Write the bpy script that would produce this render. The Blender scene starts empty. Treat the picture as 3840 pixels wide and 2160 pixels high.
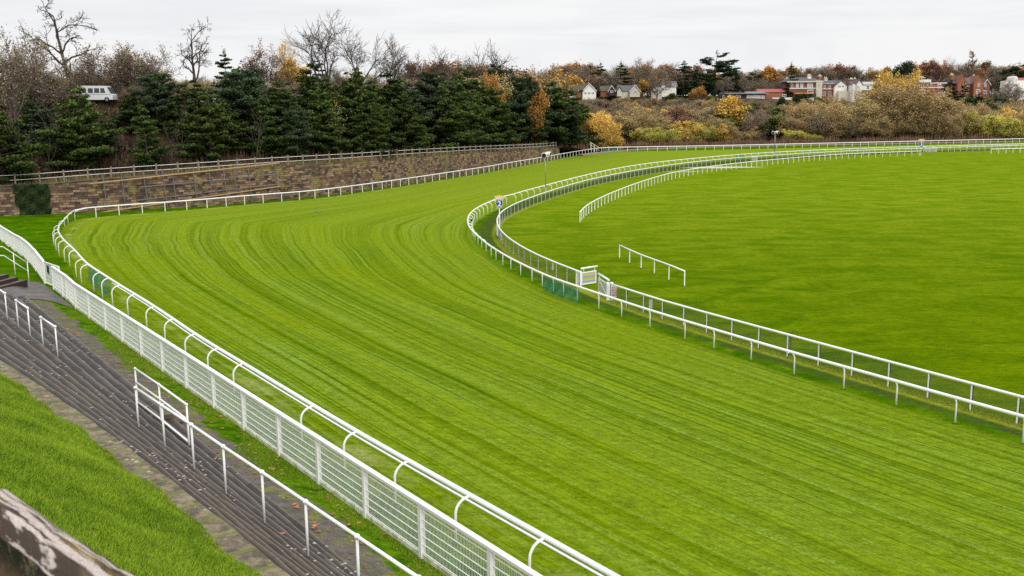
import bpy, math, random
import numpy as np
from math import sin, cos, pi, sqrt, atan2, hypot
random.seed(7); NR = np.random.RandomState(11)
SC = bpy.context.scene
COL = SC.collection

# ------------------------------------------------------------------ camera model (also used to turn surveyed picture points into ground points)
CW, CH, FL = 3840.0, 2160.0, 3733.3
PITCH, ROLL, CAMH = 0.180, -0.0085, 12.0
_fw = np.array([0, cos(PITCH), -sin(PITCH)]); _r0 = np.array([1.0, 0, 0]); _u0 = np.array([0, sin(PITCH), cos(PITCH)])
_rt = _r0 * cos(ROLL) + _u0 * sin(ROLL); _up = -_r0 * sin(ROLL) + _u0 * cos(ROLL)
EYE = np.array([0, 0, CAMH])

def ray(px, py):
    d = _fw * FL + _rt * (px - CW / 2) + _up * (CH / 2 - py)
    return d / d[1]
def at_depth(px, py, y):                       # point on the line of sight at forward distance y
    return EYE + ray(px, py) * y
def at_z(px, py, z):
    d = ray(px, py); return EYE + d * ((z - CAMH) / d[2])
def pix(P):
    Q = np.array(P, float) - EYE
    return CW / 2 + FL * (Q @ _rt) / (Q @ _fw), CH / 2 - FL * (Q @ _up) / (Q @ _fw)
def Z(ox, oy, s, pts): return [(ox + a * s, oy + b * s) for a, b in pts]

def sst(t):
    t = np.clip(t, 0, 1); return t * t * (3 - 2 * t)
def WV(x, y): return -.82 * x - .572 * y, .572 * x - .82 * y      # w: towards the stands, v: along the near straight
def XY(w, v): return -.82 * w + .572 * v, -.572 * w - .82 * v
def gz(x, y):                                  # racecourse ground height
    x = np.asarray(x, float); y = np.asarray(y, float)
    w, v = WV(x, y)
    ramp = 1.9 * sst((w + 36) / 25.5 * .9)  + 0 * w
    ramp = np.where(w > -10.5, 1.9 * sst(.9) + .2 * (np.minimum(w, -8.5) + 10.5), ramp)
    left = np.clip((-v - 59) / 3.0, 0, 1)
    ramp = ramp + np.where(w > -9.2, left * .30 * np.clip(w + 9.2, 0, 9), 0)
    fade = 1 - sst((-v - 66) / 50)
    return ramp * fade
def ground_pt(px, py, dz=0.0):
    z = 0.0
    for _ in range(60):
        P = at_z(px, py, z + dz); z = .5 * z + .5 * float(gz(P[0], P[1]))
    P = at_z(px, py, z + dz); return P[0], P[1]
def gpts(L, dz=0.0): return [ground_pt(a, b, dz) for a, b in L]

def smooth(pts, it=2, lam=.5):
    P = np.array(pts, float)
    for _ in range(it):
        P[1:-1] += lam * ((P[:-2] + P[2:]) / 2 - P[1:-1])
    return P
def cumlen(P): return np.concatenate([[0], np.cumsum(np.linalg.norm(np.diff(P, axis=0), axis=1))])
def resample(P, step, phase=0.0):
    P = np.array(P, float); s = cumlen(P); t = np.arange(phase, s[-1] + 1e-6, step)
    return np.stack([np.interp(t, s, P[:, k]) for k in range(P.shape[1])], 1)
def catmull(P, sub=6):
    P = np.array(P, float); Q = np.vstack([2 * P[0] - P[1], P, 2 * P[-1] - P[-2]]); out = []
    for i in range(1, len(Q) - 2):
        a, b, c, d = Q[i - 1], Q[i], Q[i + 1], Q[i + 2]
        for k in range(sub):
            t = k / sub
            out.append(.5 * ((2 * b) + (c - a) * t + (2 * a - 5 * b + 4 * c - d) * t * t + (3 * b - a - 3 * c + d) * t ** 3))
    out.append(P[-1]); return np.array(out)
def normals(P):
    T = np.gradient(P[:, :2], axis=0); T /= np.linalg.norm(T, axis=1)[:, None] + 1e-9
    return T, np.stack([-T[:, 1], T[:, 0]], 1)
def offset(P, d):
    T, N = normals(P); Q = P.copy(); Q[:, :2] += N * d; return Q
def pdist(X, Y, poly):
    best = np.full(X.shape, 1e9); s0 = 0; S = np.zeros(X.shape)
    for a, b in zip(poly[:-1], poly[1:]):
        d = b - a; L2 = d @ d + 1e-12
        t = np.clip(((X - a[0]) * d[0] + (Y - a[1]) * d[1]) / L2, 0, 1)
        q = np.hypot(X - a[0] - t * d[0], Y - a[1] - t * d[1]); m = q < best
        best[m] = q[m]; S[m] = s0 + t[m] * sqrt(L2); s0 += sqrt(L2)
    return best, S
def inside(X, Y, poly):
    r = np.zeros(X.shape, bool); n = len(poly)
    for i in range(n):
        x1, y1 = poly[i]; x2, y2 = poly[(i + 1) % n]
        if y1 == y2: continue
        c = ((y1 > Y) != (y2 > Y)) & (X < (x2 - x1) * (Y - y1) / (y2 - y1) + x1); r ^= c
    return r

# ------------------------------------------------------------------ mesh helpers
def mesh_np(name, V, F, mat=None, smooth_=False, mats=None, midx=None):
    """V (n,3), F list of arrays of equal-size faces (k,4) / (k,3)"""
    V = np.asarray(V, np.float32); Fs = F if isinstance(F, list) and len(F) and isinstance(F[0], np.ndarray) and F[0].ndim == 2 else [np.asarray(F)]
    Fs = [np.asarray(f, np.int32) for f in Fs if len(f)]
    me = bpy.data.meshes.new(name); me.vertices.add(len(V)); me.vertices.foreach_set('co', V.ravel())
    nl = sum(f.size for f in Fs); nf = sum(len(f) for f in Fs)
    me.loops.add(nl); me.polygons.add(nf)
    me.loops.foreach_set('vertex_index', np.concatenate([f.ravel() for f in Fs]))
    tot = np.concatenate([np.full(len(f), f.shape[1]) for f in Fs]); st = np.concatenate([[0], np.cumsum(tot)[:-1]])
    me.polygons.foreach_set('loop_start', st.astype(np.int32)); me.polygons.foreach_set('loop_total', tot.astype(np.int32))
    for m in (mats or ([mat] if mat else [])): me.materials.append(m)
    if midx is not None: me.polygons.foreach_set('material_index', np.asarray(midx, np.int32))
    me.update(calc_edges=True); me.validate()
    me.polygons.foreach_set('use_smooth', np.full(len(me.polygons), smooth_, bool))
    return me
def link(name, me, parent=None, loc=(0, 0, 0)):
    o = bpy.data.objects.new(name, me); COL.objects.link(o); o.location = loc
    if parent: o.parent = parent
    return o
def tag(o, label=None, cat=None, group=None, kind=None):
    if label: o['label'] = label
    if cat: o['category'] = cat
    if group: o['group'] = group
    if kind: o['kind'] = kind
    return o
def thing(name, label, cat, loc=(0, 0, 0), rz=0, group=None):
    o = bpy.data.objects.new(name, None); COL.objects.link(o); o.location = loc; o.rotation_euler = (0, 0, rz)
    o.empty_display_size = .3
    return tag(o, label, cat, group)
def attr(me, name, vals):
    a = me.attributes.new(name, 'FLOAT', 'POINT'); a.data.foreach_set('value', np.asarray(vals, np.float32))

class MB:
    """collects boxes, tubes and panels; build() links them as ONE mesh object. Coordinates are world ones; the parent's place is taken off."""
    def __init__(s): s.V = []; s.Q = []; s.T = []; s.n = 0
    def add(s, V, Q=(), T=()):
        V = np.asarray(V, float); s.V.append(V)
        if len(Q): s.Q.append(np.asarray(Q) + s.n)
        if len(T): s.T.append(np.asarray(T) + s.n)
        s.n += len(V)
    def box(s, c, size, rz=0, tilt=None):
        hx, hy, hz = [k / 2 for k in size]
        V = np.array([(x, y, z) for z in (-hz, hz) for y in (-hy, hy) for x in (-hx, hx)])
        if tilt is not None: V = V @ tilt.T
        R = np.array([[cos(rz), -sin(rz), 0], [sin(rz), cos(rz), 0], [0, 0, 1]])
        s.add(V @ R.T + np.array(c), [(0, 2, 3, 1), (4, 5, 7, 6), (0, 1, 5, 4), (2, 6, 7, 3), (0, 4, 6, 2), (1, 3, 7, 5)])
    def tube(s, P, r, sides=8, caps=True):
        P = np.array(P, float); n = len(P); r = np.broadcast_to(np.asarray(r, float), (n,))
        T = np.gradient(P, axis=0) if n > 2 else np.repeat([P[1] - P[0]], 2, 0)
        T /= np.linalg.norm(T, axis=1)[:, None] + 1e-12
        ref = np.array([0, 0, 1.0]) if abs(T[0][2]) < .8 else np.array([1.0, 0, 0])
        V = []
        U = np.cross(ref, T[0]); U /= np.linalg.norm(U)
        for i in range(n):
            U = U - T[i] * (U @ T[i]); U /= np.linalg.norm(U) + 1e-12
            W = np.cross(T[i], U)
            for k in range(sides):
                a = 2 * pi * (k + .5) / sides; V.append(P[i] + r[i] * (cos(a) * U + sin(a) * W))
        Q = [(i * sides + k, i * sides + (k + 1) % sides, (i + 1) * sides + (k + 1) % sides, (i + 1) * sides + k) for i in range(n - 1) for k in range(sides)]
        s.add(V, Q)
        if caps:
            b = s.n - len(V)
            for e, fl in ((0, 1), (n - 1, 0)):
                c = len(s.V); s.V.append(np.array([P[e]])); ci = s.n; s.n += 1
                s.T.append(np.array([((b + e * sides + (k + 1) % sides), (b + e * sides + k), ci) if fl else ((b + e * sides + k), (b + e * sides + (k + 1) % sides), ci) for k in range(sides)]))
    def strip(s, P, w, h):                     # rectangular bar following a 3d line
        P = np.array(P, float); T, N = normals(P); V = []
        for p, nn in zip(P, N):
            for a, b in ((-1, -1), (1, -1), (1, 1), (-1, 1)): V.append((p[0] + nn[0] * a * w / 2, p[1] + nn[1] * a * w / 2, p[2] + b * h / 2))
        m = len(P); Q = [(i * 4 + k, i * 4 + (k + 1) % 4, (i + 1) * 4 + (k + 1) % 4, (i + 1) * 4 + k) for i in range(m - 1) for k in range(4)]
        Q += [(3, 2, 1, 0), (m * 4 - 4, m * 4 - 3, m * 4 - 2, m * 4 - 1)]
        s.add(V, Q)
    def poly(s, pts):                          # one flat polygon as a fan
        s.add(pts, (), [(0, i, i + 1) for i in range(1, len(pts) - 1)])
    def prism(s, pts, d):                      # outline pts (n,3) pushed along d
        pts = np.array(pts, float); n = len(pts); d = np.array(d, float)
        s.add(np.vstack([pts, pts + d]), [(i, (i + 1) % n, (i + 1) % n + n, i + n) for i in range(n)],
              [(0, i + 1, i) for i in range(1, n - 1)] + [(n, n + i, n + i + 1) for i in range(1, n - 1)])
    def sphere(s, c, r, seg=10, rings=6, sc=(1, 1, 1)):
        V = [(c[0], c[1], c[2] - r * sc[2])]
        for i in range(1, rings):
            a = -pi / 2 + pi * i / rings
            V += [(c[0] + r * sc[0] * cos(a) * cos(2 * pi * k / seg), c[1] + r * sc[1] * cos(a) * sin(2 * pi * k / seg), c[2] + r * sc[2] * sin(a)) for k in range(seg)]
        V.append((c[0], c[1], c[2] + r * sc[2])); L = len(V) - 1
        Q = [(1 + i * seg + k, 1 + i * seg + (k + 1) % seg, 1 + (i + 1) * seg + (k + 1) % seg, 1 + (i + 1) * seg + k) for i in range(rings - 2) for k in range(seg)]
        T = [(0, 1 + (k + 1) % seg, 1 + k) for k in range(seg)] + [(L, 1 + (rings - 2) * seg + k, 1 + (rings - 2) * seg + (k + 1) % seg) for k in range(seg)]
        s.add(V, Q, T)
    def mesh(s, name, mat, sm=False, base=(0, 0, 0)):
        V = np.vstack(s.V) - np.array(base)
        F = []
        if s.Q: F.append(np.vstack(s.Q))
        if s.T: F.append(np.vstack(s.T))
        return mesh_np(name, V, F, mat, sm)
    def build(s, name, mat, parent=None, sm=False):
        if parent:
            b = np.array(parent.location); pp = parent.parent
            while pp: b = b + np.array(pp.location); pp = pp.parent
            return link(name, s.mesh(name, mat, sm, b), parent)
        b = (s.V[0][0] if s.V else (0, 0, 0))
        return link(name, s.mesh(name, mat, sm, b), None, b)

# ------------------------------------------------------------------ node helpers
class NT:
    def __init__(s, mat): s.t = mat.node_tree; s.n = s.t.nodes; s.l = s.t.links
    def put(s, sock, v):
        if v is None: return
        if isinstance(v, bpy.types.NodeSocket): s.l.new(v, sock)
        elif isinstance(v, (tuple, list)) and sock.type == 'RGBA' and len(v) == 3: sock.default_value = (*v, 1)
        elif sock.type == 'RGBA' and isinstance(v, (int, float)): sock.default_value = (v, v, v, 1)
        else: sock.default_value = v
    def math(s, op, a, b=None, c=None, clamp=False):
        n = s.n.new('ShaderNodeMath'); n.operation = op; n.use_clamp = clamp
        for i, v in enumerate((a, b, c)):
            if v is not None: s.put(n.inputs[i], v)
        return n.outputs[0]
    def mix(s, f, a, b, mode='MIX'):
        n = s.n.new('ShaderNodeMix'); n.data_type = 'RGBA'; n.blend_type = mode
        s.put(n.inputs[0], f); s.put(n.inputs[6], a); s.put(n.inputs[7], b); return n.outputs[2]
    def noise(s, vec, scale, det=3, rough=.55, dist=0.0, color=False):
        n = s.n.new('ShaderNodeTexNoise'); s.put(n.inputs['Vector'], vec); s.put(n.inputs['Scale'], scale)
        n.inputs['Detail'].default_value = det; n.inputs['Roughness'].default_value = rough; n.inputs['Distortion'].default_value = dist
        return n.outputs['Color' if color else 'Fac']
    def step(s, v, lo, hi):
        n = s.n.new('ShaderNodeMapRange'); n.interpolation_type = 'SMOOTHSTEP'
        s.put(n.inputs[0], v); n.inputs[1].default_value = lo; n.inputs[2].default_value = hi; return n.outputs[0]
    def ramp(s, f, stops):
        n = s.n.new('ShaderNodeValToRGB'); e = n.color_ramp.elements
        while len(e) < len(stops): e.new(.5)
        for k, (p, c) in enumerate(stops): e[k].position = p; e[k].color = (*c, 1) if len(c) == 3 else c
        s.put(n.inputs[0], f); return n.outputs[0]
    def comb(s, x, y=0.0, z=0.0):
        n = s.n.new('ShaderNodeCombineXYZ'); s.put(n.inputs[0], x); s.put(n.inputs[1], y); s.put(n.inputs[2], z); return n.outputs[0]
    def sep(s, v):
        n = s.n.new('ShaderNodeSeparateXYZ'); s.put(n.inputs[0], v); return n.outputs
    def vmul(s, v, k):
        n = s.n.new('ShaderNodeVectorMath'); n.operation = 'MULTIPLY'; s.put(n.inputs[0], v); n.inputs[1].default_value = k; return n.outputs[0]
    def pos(s): return s.n.new('ShaderNodeNewGeometry').outputs['Position']
    def tex(s, w='Object'): return s.n.new('ShaderNodeTexCoord').outputs[w]
    def attr(s, name, out='Fac'):
        n = s.n.new('ShaderNodeAttribute'); n.attribute_name = name; return n.outputs[out]
    def rnd(s): return s.n.new('ShaderNodeObjectInfo').outputs['Random']
    def bump(s, h, st=.3, d=.05):
        n = s.n.new('ShaderNodeBump'); s.put(n.inputs['Height'], h); n.inputs['Strength'].default_value = st; n.inputs['Distance'].default_value = d; return n.outputs[0]
    def hsv(s, c, h=.5, sa=1.0, v=1.0):
        n = s.n.new('ShaderNodeHueSaturation'); s.put(n.inputs['Color'], c); s.put(n.inputs['Hue'], h); s.put(n.inputs['Saturation'], sa); s.put(n.inputs['Value'], v); return n.outputs[0]
def mat(name, fn=None, col=(.5, .5, .5), rough=.6, spec=.3, metal=0.0):
    m = bpy.data.materials.new(name); m.use_nodes = True; t = NT(m); b = t.n['Principled BSDF']
    b.inputs['Base Color'].default_value = (*col, 1); b.inputs['Roughness'].default_value = rough
    b.inputs['Specular IOR Level'].default_value = spec; b.inputs['Metallic'].default_value = metal
    if fn: fn(t, b)
    return m
def alpha_mat(name, fn):
    m = bpy.data.materials.new(name); m.use_nodes = True; t = NT(m); b = t.n['Principled BSDF']
    tr = t.n.new('ShaderNodeBsdfTransparent'); mx = t.n.new('ShaderNodeMixShader'); out = t.n['Material Output']
    f = fn(t, b); t.put(mx.inputs[0], f); t.l.new(tr.outputs[0], mx.inputs[1]); t.l.new(b.outputs[0], mx.inputs[2]); t.l.new(mx.outputs[0], out.inputs[0])
    return m
# ------------------------------------------------------------------ materials
def m_white(t, b, base=(.90, .90, .895), dirt=(.66, .66, .58)):
    p = t.pos(); n = t.noise(p, 3.0, 4); n2 = t.noise(p, 22.0, 3)
    f = t.math('MULTIPLY', t.step(n, .55, .8), .3); c = t.mix(f, base, dirt)
    c = t.mix(t.math('MULTIPLY', t.step(n2, .66, .78), .2), c, (.45, .45, .38)); t.put(b.inputs['Base Color'], c)
WHITE = mat('white_rail_plastic', lambda t, b: m_white(t, b), rough=.38, spec=.4)
WHITEW = mat('weathered_white_paint', lambda t, b: m_white(t, b, (.88, .88, .86), (.58, .59, .47)), rough=.55)
def _algae(t, b):
    p = t.pos(); n = t.noise(p, 5.0, 4); c = t.mix(t.step(n, .42, .62), (.80, .79, .70), (.50, .52, .30)); t.put(b.inputs['Base Color'], c)
ALGAE = mat('algae_stained_board', _algae, rough=.75)
POSTGREY = mat('galvanised_post', lambda t, b: m_white(t, b, (.82, .82, .84), (.60, .61, .62)), rough=.45)
DARKEDGE = mat('dark_net_edge', col=(.055, .06, .07), rough=.6)
STEEL = mat('grey_steel', lambda t, b: m_white(t, b, (.30, .31, .33), (.2, .2, .2)), rough=.45, metal=.3)
BLACK = mat('black_plastic', col=(.015, .015, .016), rough=.5)
SPK = mat('white_speaker_shell', col=(.72, .71, .68), rough=.4)
NAVY = mat('navy_sign', col=(.035, .035, .09), rough=.5)
BLUE = mat('royal_blue_enamel', col=(.012, .075, .30), rough=.35)
GOLD = mat('gold_crown_paint', lambda t, b: t.put(b.inputs['Base Color'], t.mix(t.noise(t.tex(), 9, 2), (.74, .46, .14), (.85, .70, .46))), rough=.5)
CREAM = mat('cream_sign_edge', col=(.78, .68, .50), rough=.5)
SIGNW = mat('white_sign_board', col=(.78, .76, .76), rough=.5)
RED = mat('red_lettering', col=(.62, .22, .24), rough=.5)
ORANGE = mat('orange_paddle', col=(.80, .16, .02), rough=.5)
YELPANEL = mat('yellow_board', col=(.55, .44, .12), rough=.6)
BLUPANEL = mat('pale_blue_board', col=(.22, .38, .42), rough=.6)
PALEPANEL = mat('off_white_board', col=(.50, .50, .44), rough=.6)
TEAL = mat('teal_scrap', col=(.02, .30, .40), rough=.5)
def wires(t, uv, pitch, th, diag=0.0):
    x, y, _ = t.sep(uv)
    if diag: x = t.math('ADD', x, t.math('MULTIPLY', y, diag))
    a = t.math('LESS_THAN', t.math('FRACT', t.math('DIVIDE', x, pitch)), th); c = t.math('LESS_THAN', t.math('FRACT', t.math('DIVIDE', y, pitch)), th)
    return t.math('MAXIMUM', a, c)
def _net(t, b):
    uv = t.tex('UV'); b.inputs['Base Color'].default_value = (.055, .062, .055, 1); b.inputs['Roughness'].default_value = .7
    return wires(t, uv, .05, .15)
NET = alpha_mat('dark_wire_net', _net)
def _gnet(t, b):
    uv = t.tex('UV'); n = t.noise(uv, 2.6, 3); c = t.mix(n, (.012, .16, .09), (.03, .34, .22)); t.put(b.inputs['Base Color'], c); b.inputs['Roughness'].default_value = .6
    w = wires(t, uv, .06, .26, .35); return t.math('MAXIMUM', w, t.math('MULTIPLY', t.step(n, .50, .64), .5))
GNET = alpha_mat('green_netting', _gnet)

def grass_cols(t, p):
    return
def _ground(t, b):
    p = t.pos(); x, y, z = t.sep(p)
    A = lambda n: t.attr(n)
    trk, dfen, din, dout, U, S = A('trk'), A('dfen'), A('din'), A('dout'), A('across'), A('along')
    w = t.math('ADD', t.math('MULTIPLY', x, -.82), t.math('MULTIPLY', y, -.572)); v = t.math('ADD', t.math('MULTIPLY', x, .572), t.math('MULTIPLY', y, -.82))
    # mowing lines follow the course
    wob = t.noise(p, .055, 2); Uw = t.math('ADD', U, t.math('MULTIPLY', t.math('SUBTRACT', wob, .5), .9))
    s1 = t.noise(t.comb(t.math('MULTIPLY', Uw, 1.25), t.math('MULTIPLY', S, .004)), 1.0, 2, .5)
    s2 = t.noise(t.comb(t.math('MULTIPLY', Uw, 5.6), t.math('MULTIPLY', S, .014), 5.0), 1.0, 3, .7)
    s3 = t.noise(t.comb(t.math('MULTIPLY', Uw, 8.0), t.math('MULTIPLY', S, .8), 9.0), 1.0, 4, .75)
    fine = t.noise(p, 9.0, 4, .75); fine2 = t.noise(p, 34.0, 3, .7); big = t.noise(p, .055, 3); mid = t.noise(p, .45, 4, .6)
    tc = t.mix(t.step(s1, .28, .70), (.080, .148, .0013), (.172, .246, .004))
    tc = t.mix(t.math('MULTIPLY', t.step(s2, .42, .60), .55), tc, (.200, .285, .026))
    tc = t.mix(t.math('MULTIPLY', t.step(s2, .48, .36), .7), tc, (.045, .105, .001))
    ln = t.math('MULTIPLY', t.step(t.math('ABSOLUTE', t.math('SUBTRACT', s1, .5)), .020, .004), t.step(fine, .35, .6)); tc = t.mix(t.math('MULTIPLY', ln, .55), tc, (.22, .34, .07))
    ln = t.step(t.math('ABSOLUTE', t.math('SUBTRACT', s1, .43)), .016, .004); tc = t.mix(t.math('MULTIPLY', ln, .3), tc, (.05, .12, .006))
    ln = t.step(t.math('ABSOLUTE', t.math('SUBTRACT', s1, .57)), .016, .004); tc = t.mix(t.math('MULTIPLY', ln, .45), tc, (.20, .32, .06))
    tc = t.mix(t.math('MULTIPLY', t.step(big, .40, .62), .45), tc, (.165, .232, .002))
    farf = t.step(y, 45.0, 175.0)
    tc = t.mix(t.math('MULTIPLY', farf, .66), tc, (.218, .290, .020))  # far track painted paler, standing in for turf brightening at a grazing view
    sc = t.math('MULTIPLY', t.step(s3, .56, .68), t.step(mid, .36, .62)); tc = t.mix(t.math('MULTIPLY', sc, .7), tc, (.080, .115, .022))
    # infield and verge
    st = t.noise(t.vmul(p, (.24, .42, 1)), 1.0, 5, .65, .6); st2 = t.noise(t.vmul(p, (.8, 2.4, 1)), 1.0, 4, .7)
    ic = t.mix(t.step(st, .34, .68), (.055, .116, .001), (.124, .194, .002))
    ic = t.mix(t.math('MULTIPLY', t.step(big, .42, .62), .45), ic, (.130, .192, .002))
    ic = t.mix(t.math('MULTIPLY', t.step(st2, .50, .30), .40), ic, (.034, .078, .001))
    ic = t.mix(t.math('MULTIPLY', t.step(y, 36.0, 140.0), .85), ic, t.mix(t.step(st, .34, .68), (.120, .205, .004), (.210, .272, .014)))  # infield colour paled with distance to imitate the low view angle's brightness
    vc = t.mix(t.step(mid, .35, .65), (.036, .105, .001), (.080, .165, .002))
    vc = t.mix(t.math('MULTIPLY', t.step(t.noise(p, .9, 3), .6, .75), .5), vc, (.26, .36, .01))
    nz = t.math('MULTIPLY', t.math('SUBTRACT', mid, .5), 1.2)
    c = t.mix(t.step(t.math('ADD', trk, nz), -.35, .35), vc, tc)
    inf = t.step(t.math('ADD', dfen, t.math('MULTIPLY', nz, .5)), -.25, .1)
    # dark worn strip between the inner rail and the crowd fence
    m1 = t.math('MULTIPLY', t.step(din, .35, 1.0), t.step(trk, -.2, -.9)); m1 = t.math('MULTIPLY', m1, t.step(dfen, -.3, -.8)); m1 = t.math('MULTIPLY', m1, t.step(dfen, -14.0, -9.0))
    c = t.mix(t.math('MULTIPLY', m1, t.step(t.noise(p, 1.2, 3), .22, .6)), c, (.062, .088, .018))
    c = t.mix(inf, c, ic)
    e1 = t.step(t.math('ABSOLUTE', t.math('ADD', dfen, .12)), .55, .1); c = t.mix(t.math('MULTIPLY', e1, .75), c, t.mix(fine, (.24, .30, .015), (.36, .36, .06)))
    # worn pale arc inside the outer rail
    e2 = t.math('MULTIPLY', t.step(t.math('ABSOLUTE', t.math('SUBTRACT', dout, 1.1)), .5, .1), t.step(t.noise(p, .35, 3), .42, .6))
    c = t.mix(t.math('MULTIPLY', e2, t.math('MULTIPLY', t.step(trk, 0, .5), .6)), c, (.34, .37, .12))
    # spectators' side: grass, moss and gravel in front of the terrace
    gr = t.mix(t.noise(p, 26.0, 4, .8), (.075, .068, .062), (.21, .185, .155)); gr = t.mix(t.math('MULTIPLY', t.step(t.noise(p, 2.2, 3), .50, .66), .7), gr, (.20, .22, .03))
    sg = t.mix(t.step(t.noise(p, 1.6, 4), .34, .62), (.035, .110, .002), (.105, .205, .005)); sg = t.mix(t.math('MULTIPLY', t.step(fine, .60, .72), .5), sg, (.15, .10, .04))
    gedge = t.math('ADD', w, t.math('MULTIPLY', t.math('SUBTRACT', t.noise(p, .75, 4, .6), .5), 1.5))
    g2 = t.step(gedge, -9.62, -9.42); g2 = t.math('MULTIPLY', g2, t.step(v, -59.0, -55.0))
    # farther along, the grass patches are few
    sc2 = t.mix(g2, sg, gr)
    lawn = t.mix(t.step(mid, .3, .7), (.038, .108, .001), (.085, .170, .002)); sc2 = t.mix(t.step(v, -57.5, -60.0), sc2, lawn)
    c = t.mix(t.step(w, -10.62, -10.50), c, sc2)
    k = t.math('ADD', -.28, t.math('ADD', t.math('MULTIPLY', fine, 1.35), t.math('MULTIPLY', fine2, 1.20))); m2 = t.noise(t.vmul(p, (1.0, 1.7, 1)), 1.9, 5, .78); k = t.math('ADD', k, t.math('MULTIPLY', t.math('SUBTRACT', m2, .5), 1.6)); k = t.math('MAXIMUM', k, .3)
    c = t.mix(1.0, c, t.comb(k, k, k), 'MULTIPLY')
    t.put(b.inputs['Base Color'], c)
    h = t.math('ADD', t.math('MULTIPLY', fine2, .5), t.math('ADD', fine, t.math('MULTIPLY', s3, .7))); t.put(b.inputs['Normal'], t.bump(h, .55, .06))
GROUND = mat('racecourse_turf', _ground, rough=1.0, spec=.0)
def _hill(t, b):
    p = t.pos(); n = t.noise(p, .6, 5, .7); n2 = t.noise(p, 4.0, 4, .7); x, y, z = t.sep(p)
    c = t.mix(t.step(n, .35, .65), (.060, .040, .026), (.15, .105, .055)); c = t.mix(t.math('MULTIPLY', t.step(n2, .5, .7), .6), c, (.035, .024, .018))
    c = t.mix(t.math('MULTIPLY', t.step(t.noise(p, .22, 3), .56, .68), .6), c, (.10, .12, .03)); t.put(b.inputs['Base Color'], c); t.put(b.inputs['Normal'], t.bump(n2, .8, .3))
HILL = mat('leaf_litter_slope', _hill, rough=.95, spec=.1)
def _verge(t, b):
    p = t.pos(); n = t.noise(p, .8, 5, .7); n2 = t.noise(p, 7.0, 3, .7)
    c = t.mix(t.step(n, .35, .62), (.045, .075, .012), (.17, .14, .055)); c = t.mix(t.math('MULTIPLY', t.step(n2, .5, .7), .5), c, (.05, .045, .02)); t.put(b.inputs['Base Color'], c)
VERGE = mat('rough_verge_grass', _verge, rough=.95, spec=.1)
def _stone(t, b):
    uv = t.tex('UV'); dist = t.noise(uv, .55, 3, .6, color=True)
    va = t.n.new('ShaderNodeVectorMath'); va.operation = 'MULTIPLY_ADD'; t.put(va.inputs[0], dist); va.inputs[1].default_value = (.45, .26, 0); t.put(va.inputs[2], uv)
    outs = []
    for (bw, rh, off) in ((1.0, .40, .5), (.62, .29, .37)):
        br = t.n.new('ShaderNodeTexBrick'); t.put(br.inputs['Vector'], va.outputs[0]); br.inputs['Scale'].default_value = 1; br.offset = off; br.squash = 1.3; br.squash_frequency = 3
        br.inputs['Brick Width'].default_value = bw; br.inputs['Row Height'].default_value = rh; br.inputs['Mortar Size'].default_value = .022; br.inputs['Mortar Smooth'].default_value = .6; br.inputs['Bias'].default_value = 0
        br.inputs['Color1'].default_value = (0, 0, 0, 1); br.inputs['Color2'].default_value = (1, 1, 1, 1); br.inputs['Mortar'].default_value = (.5, .5, .5, 1); outs.append(br)
    x, y, _ = t.sep(uv); sel = t.step(x, 26.0, 27.0)
    v = t.mix(sel, outs[0].outputs['Color'], outs[1].outputs['Color']); mo = t.mix(sel, outs[0].outputs['Fac'], outs[1].outputs['Fac'])
    c = t.ramp(v, [(0, (.045, .032, .028)), (.18, (.20, .115, .082)), (.34, (.34, .22, .14)), (.48, (.075, .052, .045)), (.64, (.36, .25, .165)), (.82, (.16, .095, .07)), (1, (.05, .038, .034))])
    big = t.noise(uv, .16, 3); c = t.mix(t.math('MULTIPLY', t.step(big, .50, .66), .55), c, (.055, .042, .040))
    c = t.mix(t.math('MULTIPLY', t.step(t.noise(uv, .35, 4, .65), .52, .62), .7), c, (.27, .22, .07)); c = t.mix(t.math('MULTIPLY', t.step(t.noise(t.vmul(uv, (1.6, .35, 1)), 1.0, 4, .7), .56, .68), .45), c, (.10, .11, .035))
    n3 = t.noise(uv, 6.0, 5, .8); k = t.math('ADD', .05, t.math('MULTIPLY', n3, 1.9)); c = t.mix(1.0, c, t.comb(k, k, k), 'MULTIPLY')
    dm = t.mix(t.step(t.noise(uv, .3, 2), .4, .6), (.018, .013, .011), (.15, .12, .08)); c = t.mix(t.math('MULTIPLY', mo, .95), c, dm)
    t.put(b.inputs['Base Color'], c); hh = t.math('SUBTRACT', n3, mo); t.put(b.inputs['Normal'], t.bump(hh, .8, .05))
STONE = mat('red_sandstone_blocks', _stone, rough=.9, spec=.15)
def _cop(t, b):
    p = t.tex('UV'); st = t.vmul(p, (1.1, 30.0, 1)); a = t.noise(st, 1.9, 5, .66, .3); c2 = t.noise(t.vmul(p, (1.2, 16, 1)), 2.0, 4, .7, .6)
    c = t.mix(t.step(c2, .46, .58), (.085, .062, .050), (.18, .135, .095)); c = t.mix(t.step(t.noise(t.vmul(p, (.8, 9, 1)), 2.1, 4, .65), .54, .62), c, (.27, .17, .035))
    c = t.mix(t.step(a, .488, .525), c, (.66, .57, .51)); sp = t.noise(p, 42, 4, .8); c = t.mix(t.math('MULTIPLY', t.step(sp, .58, .7), .55), c, (.07, .055, .03))
    t.put(b.inputs['Base Color'], c); t.put(b.inputs['Normal'], t.bump(t.math('ADD', a, t.math('MULTIPLY', sp, .4)), .9, .04))
COPING = mat('lichen_covered_coping', _cop, rough=.9, spec=.15)
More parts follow.
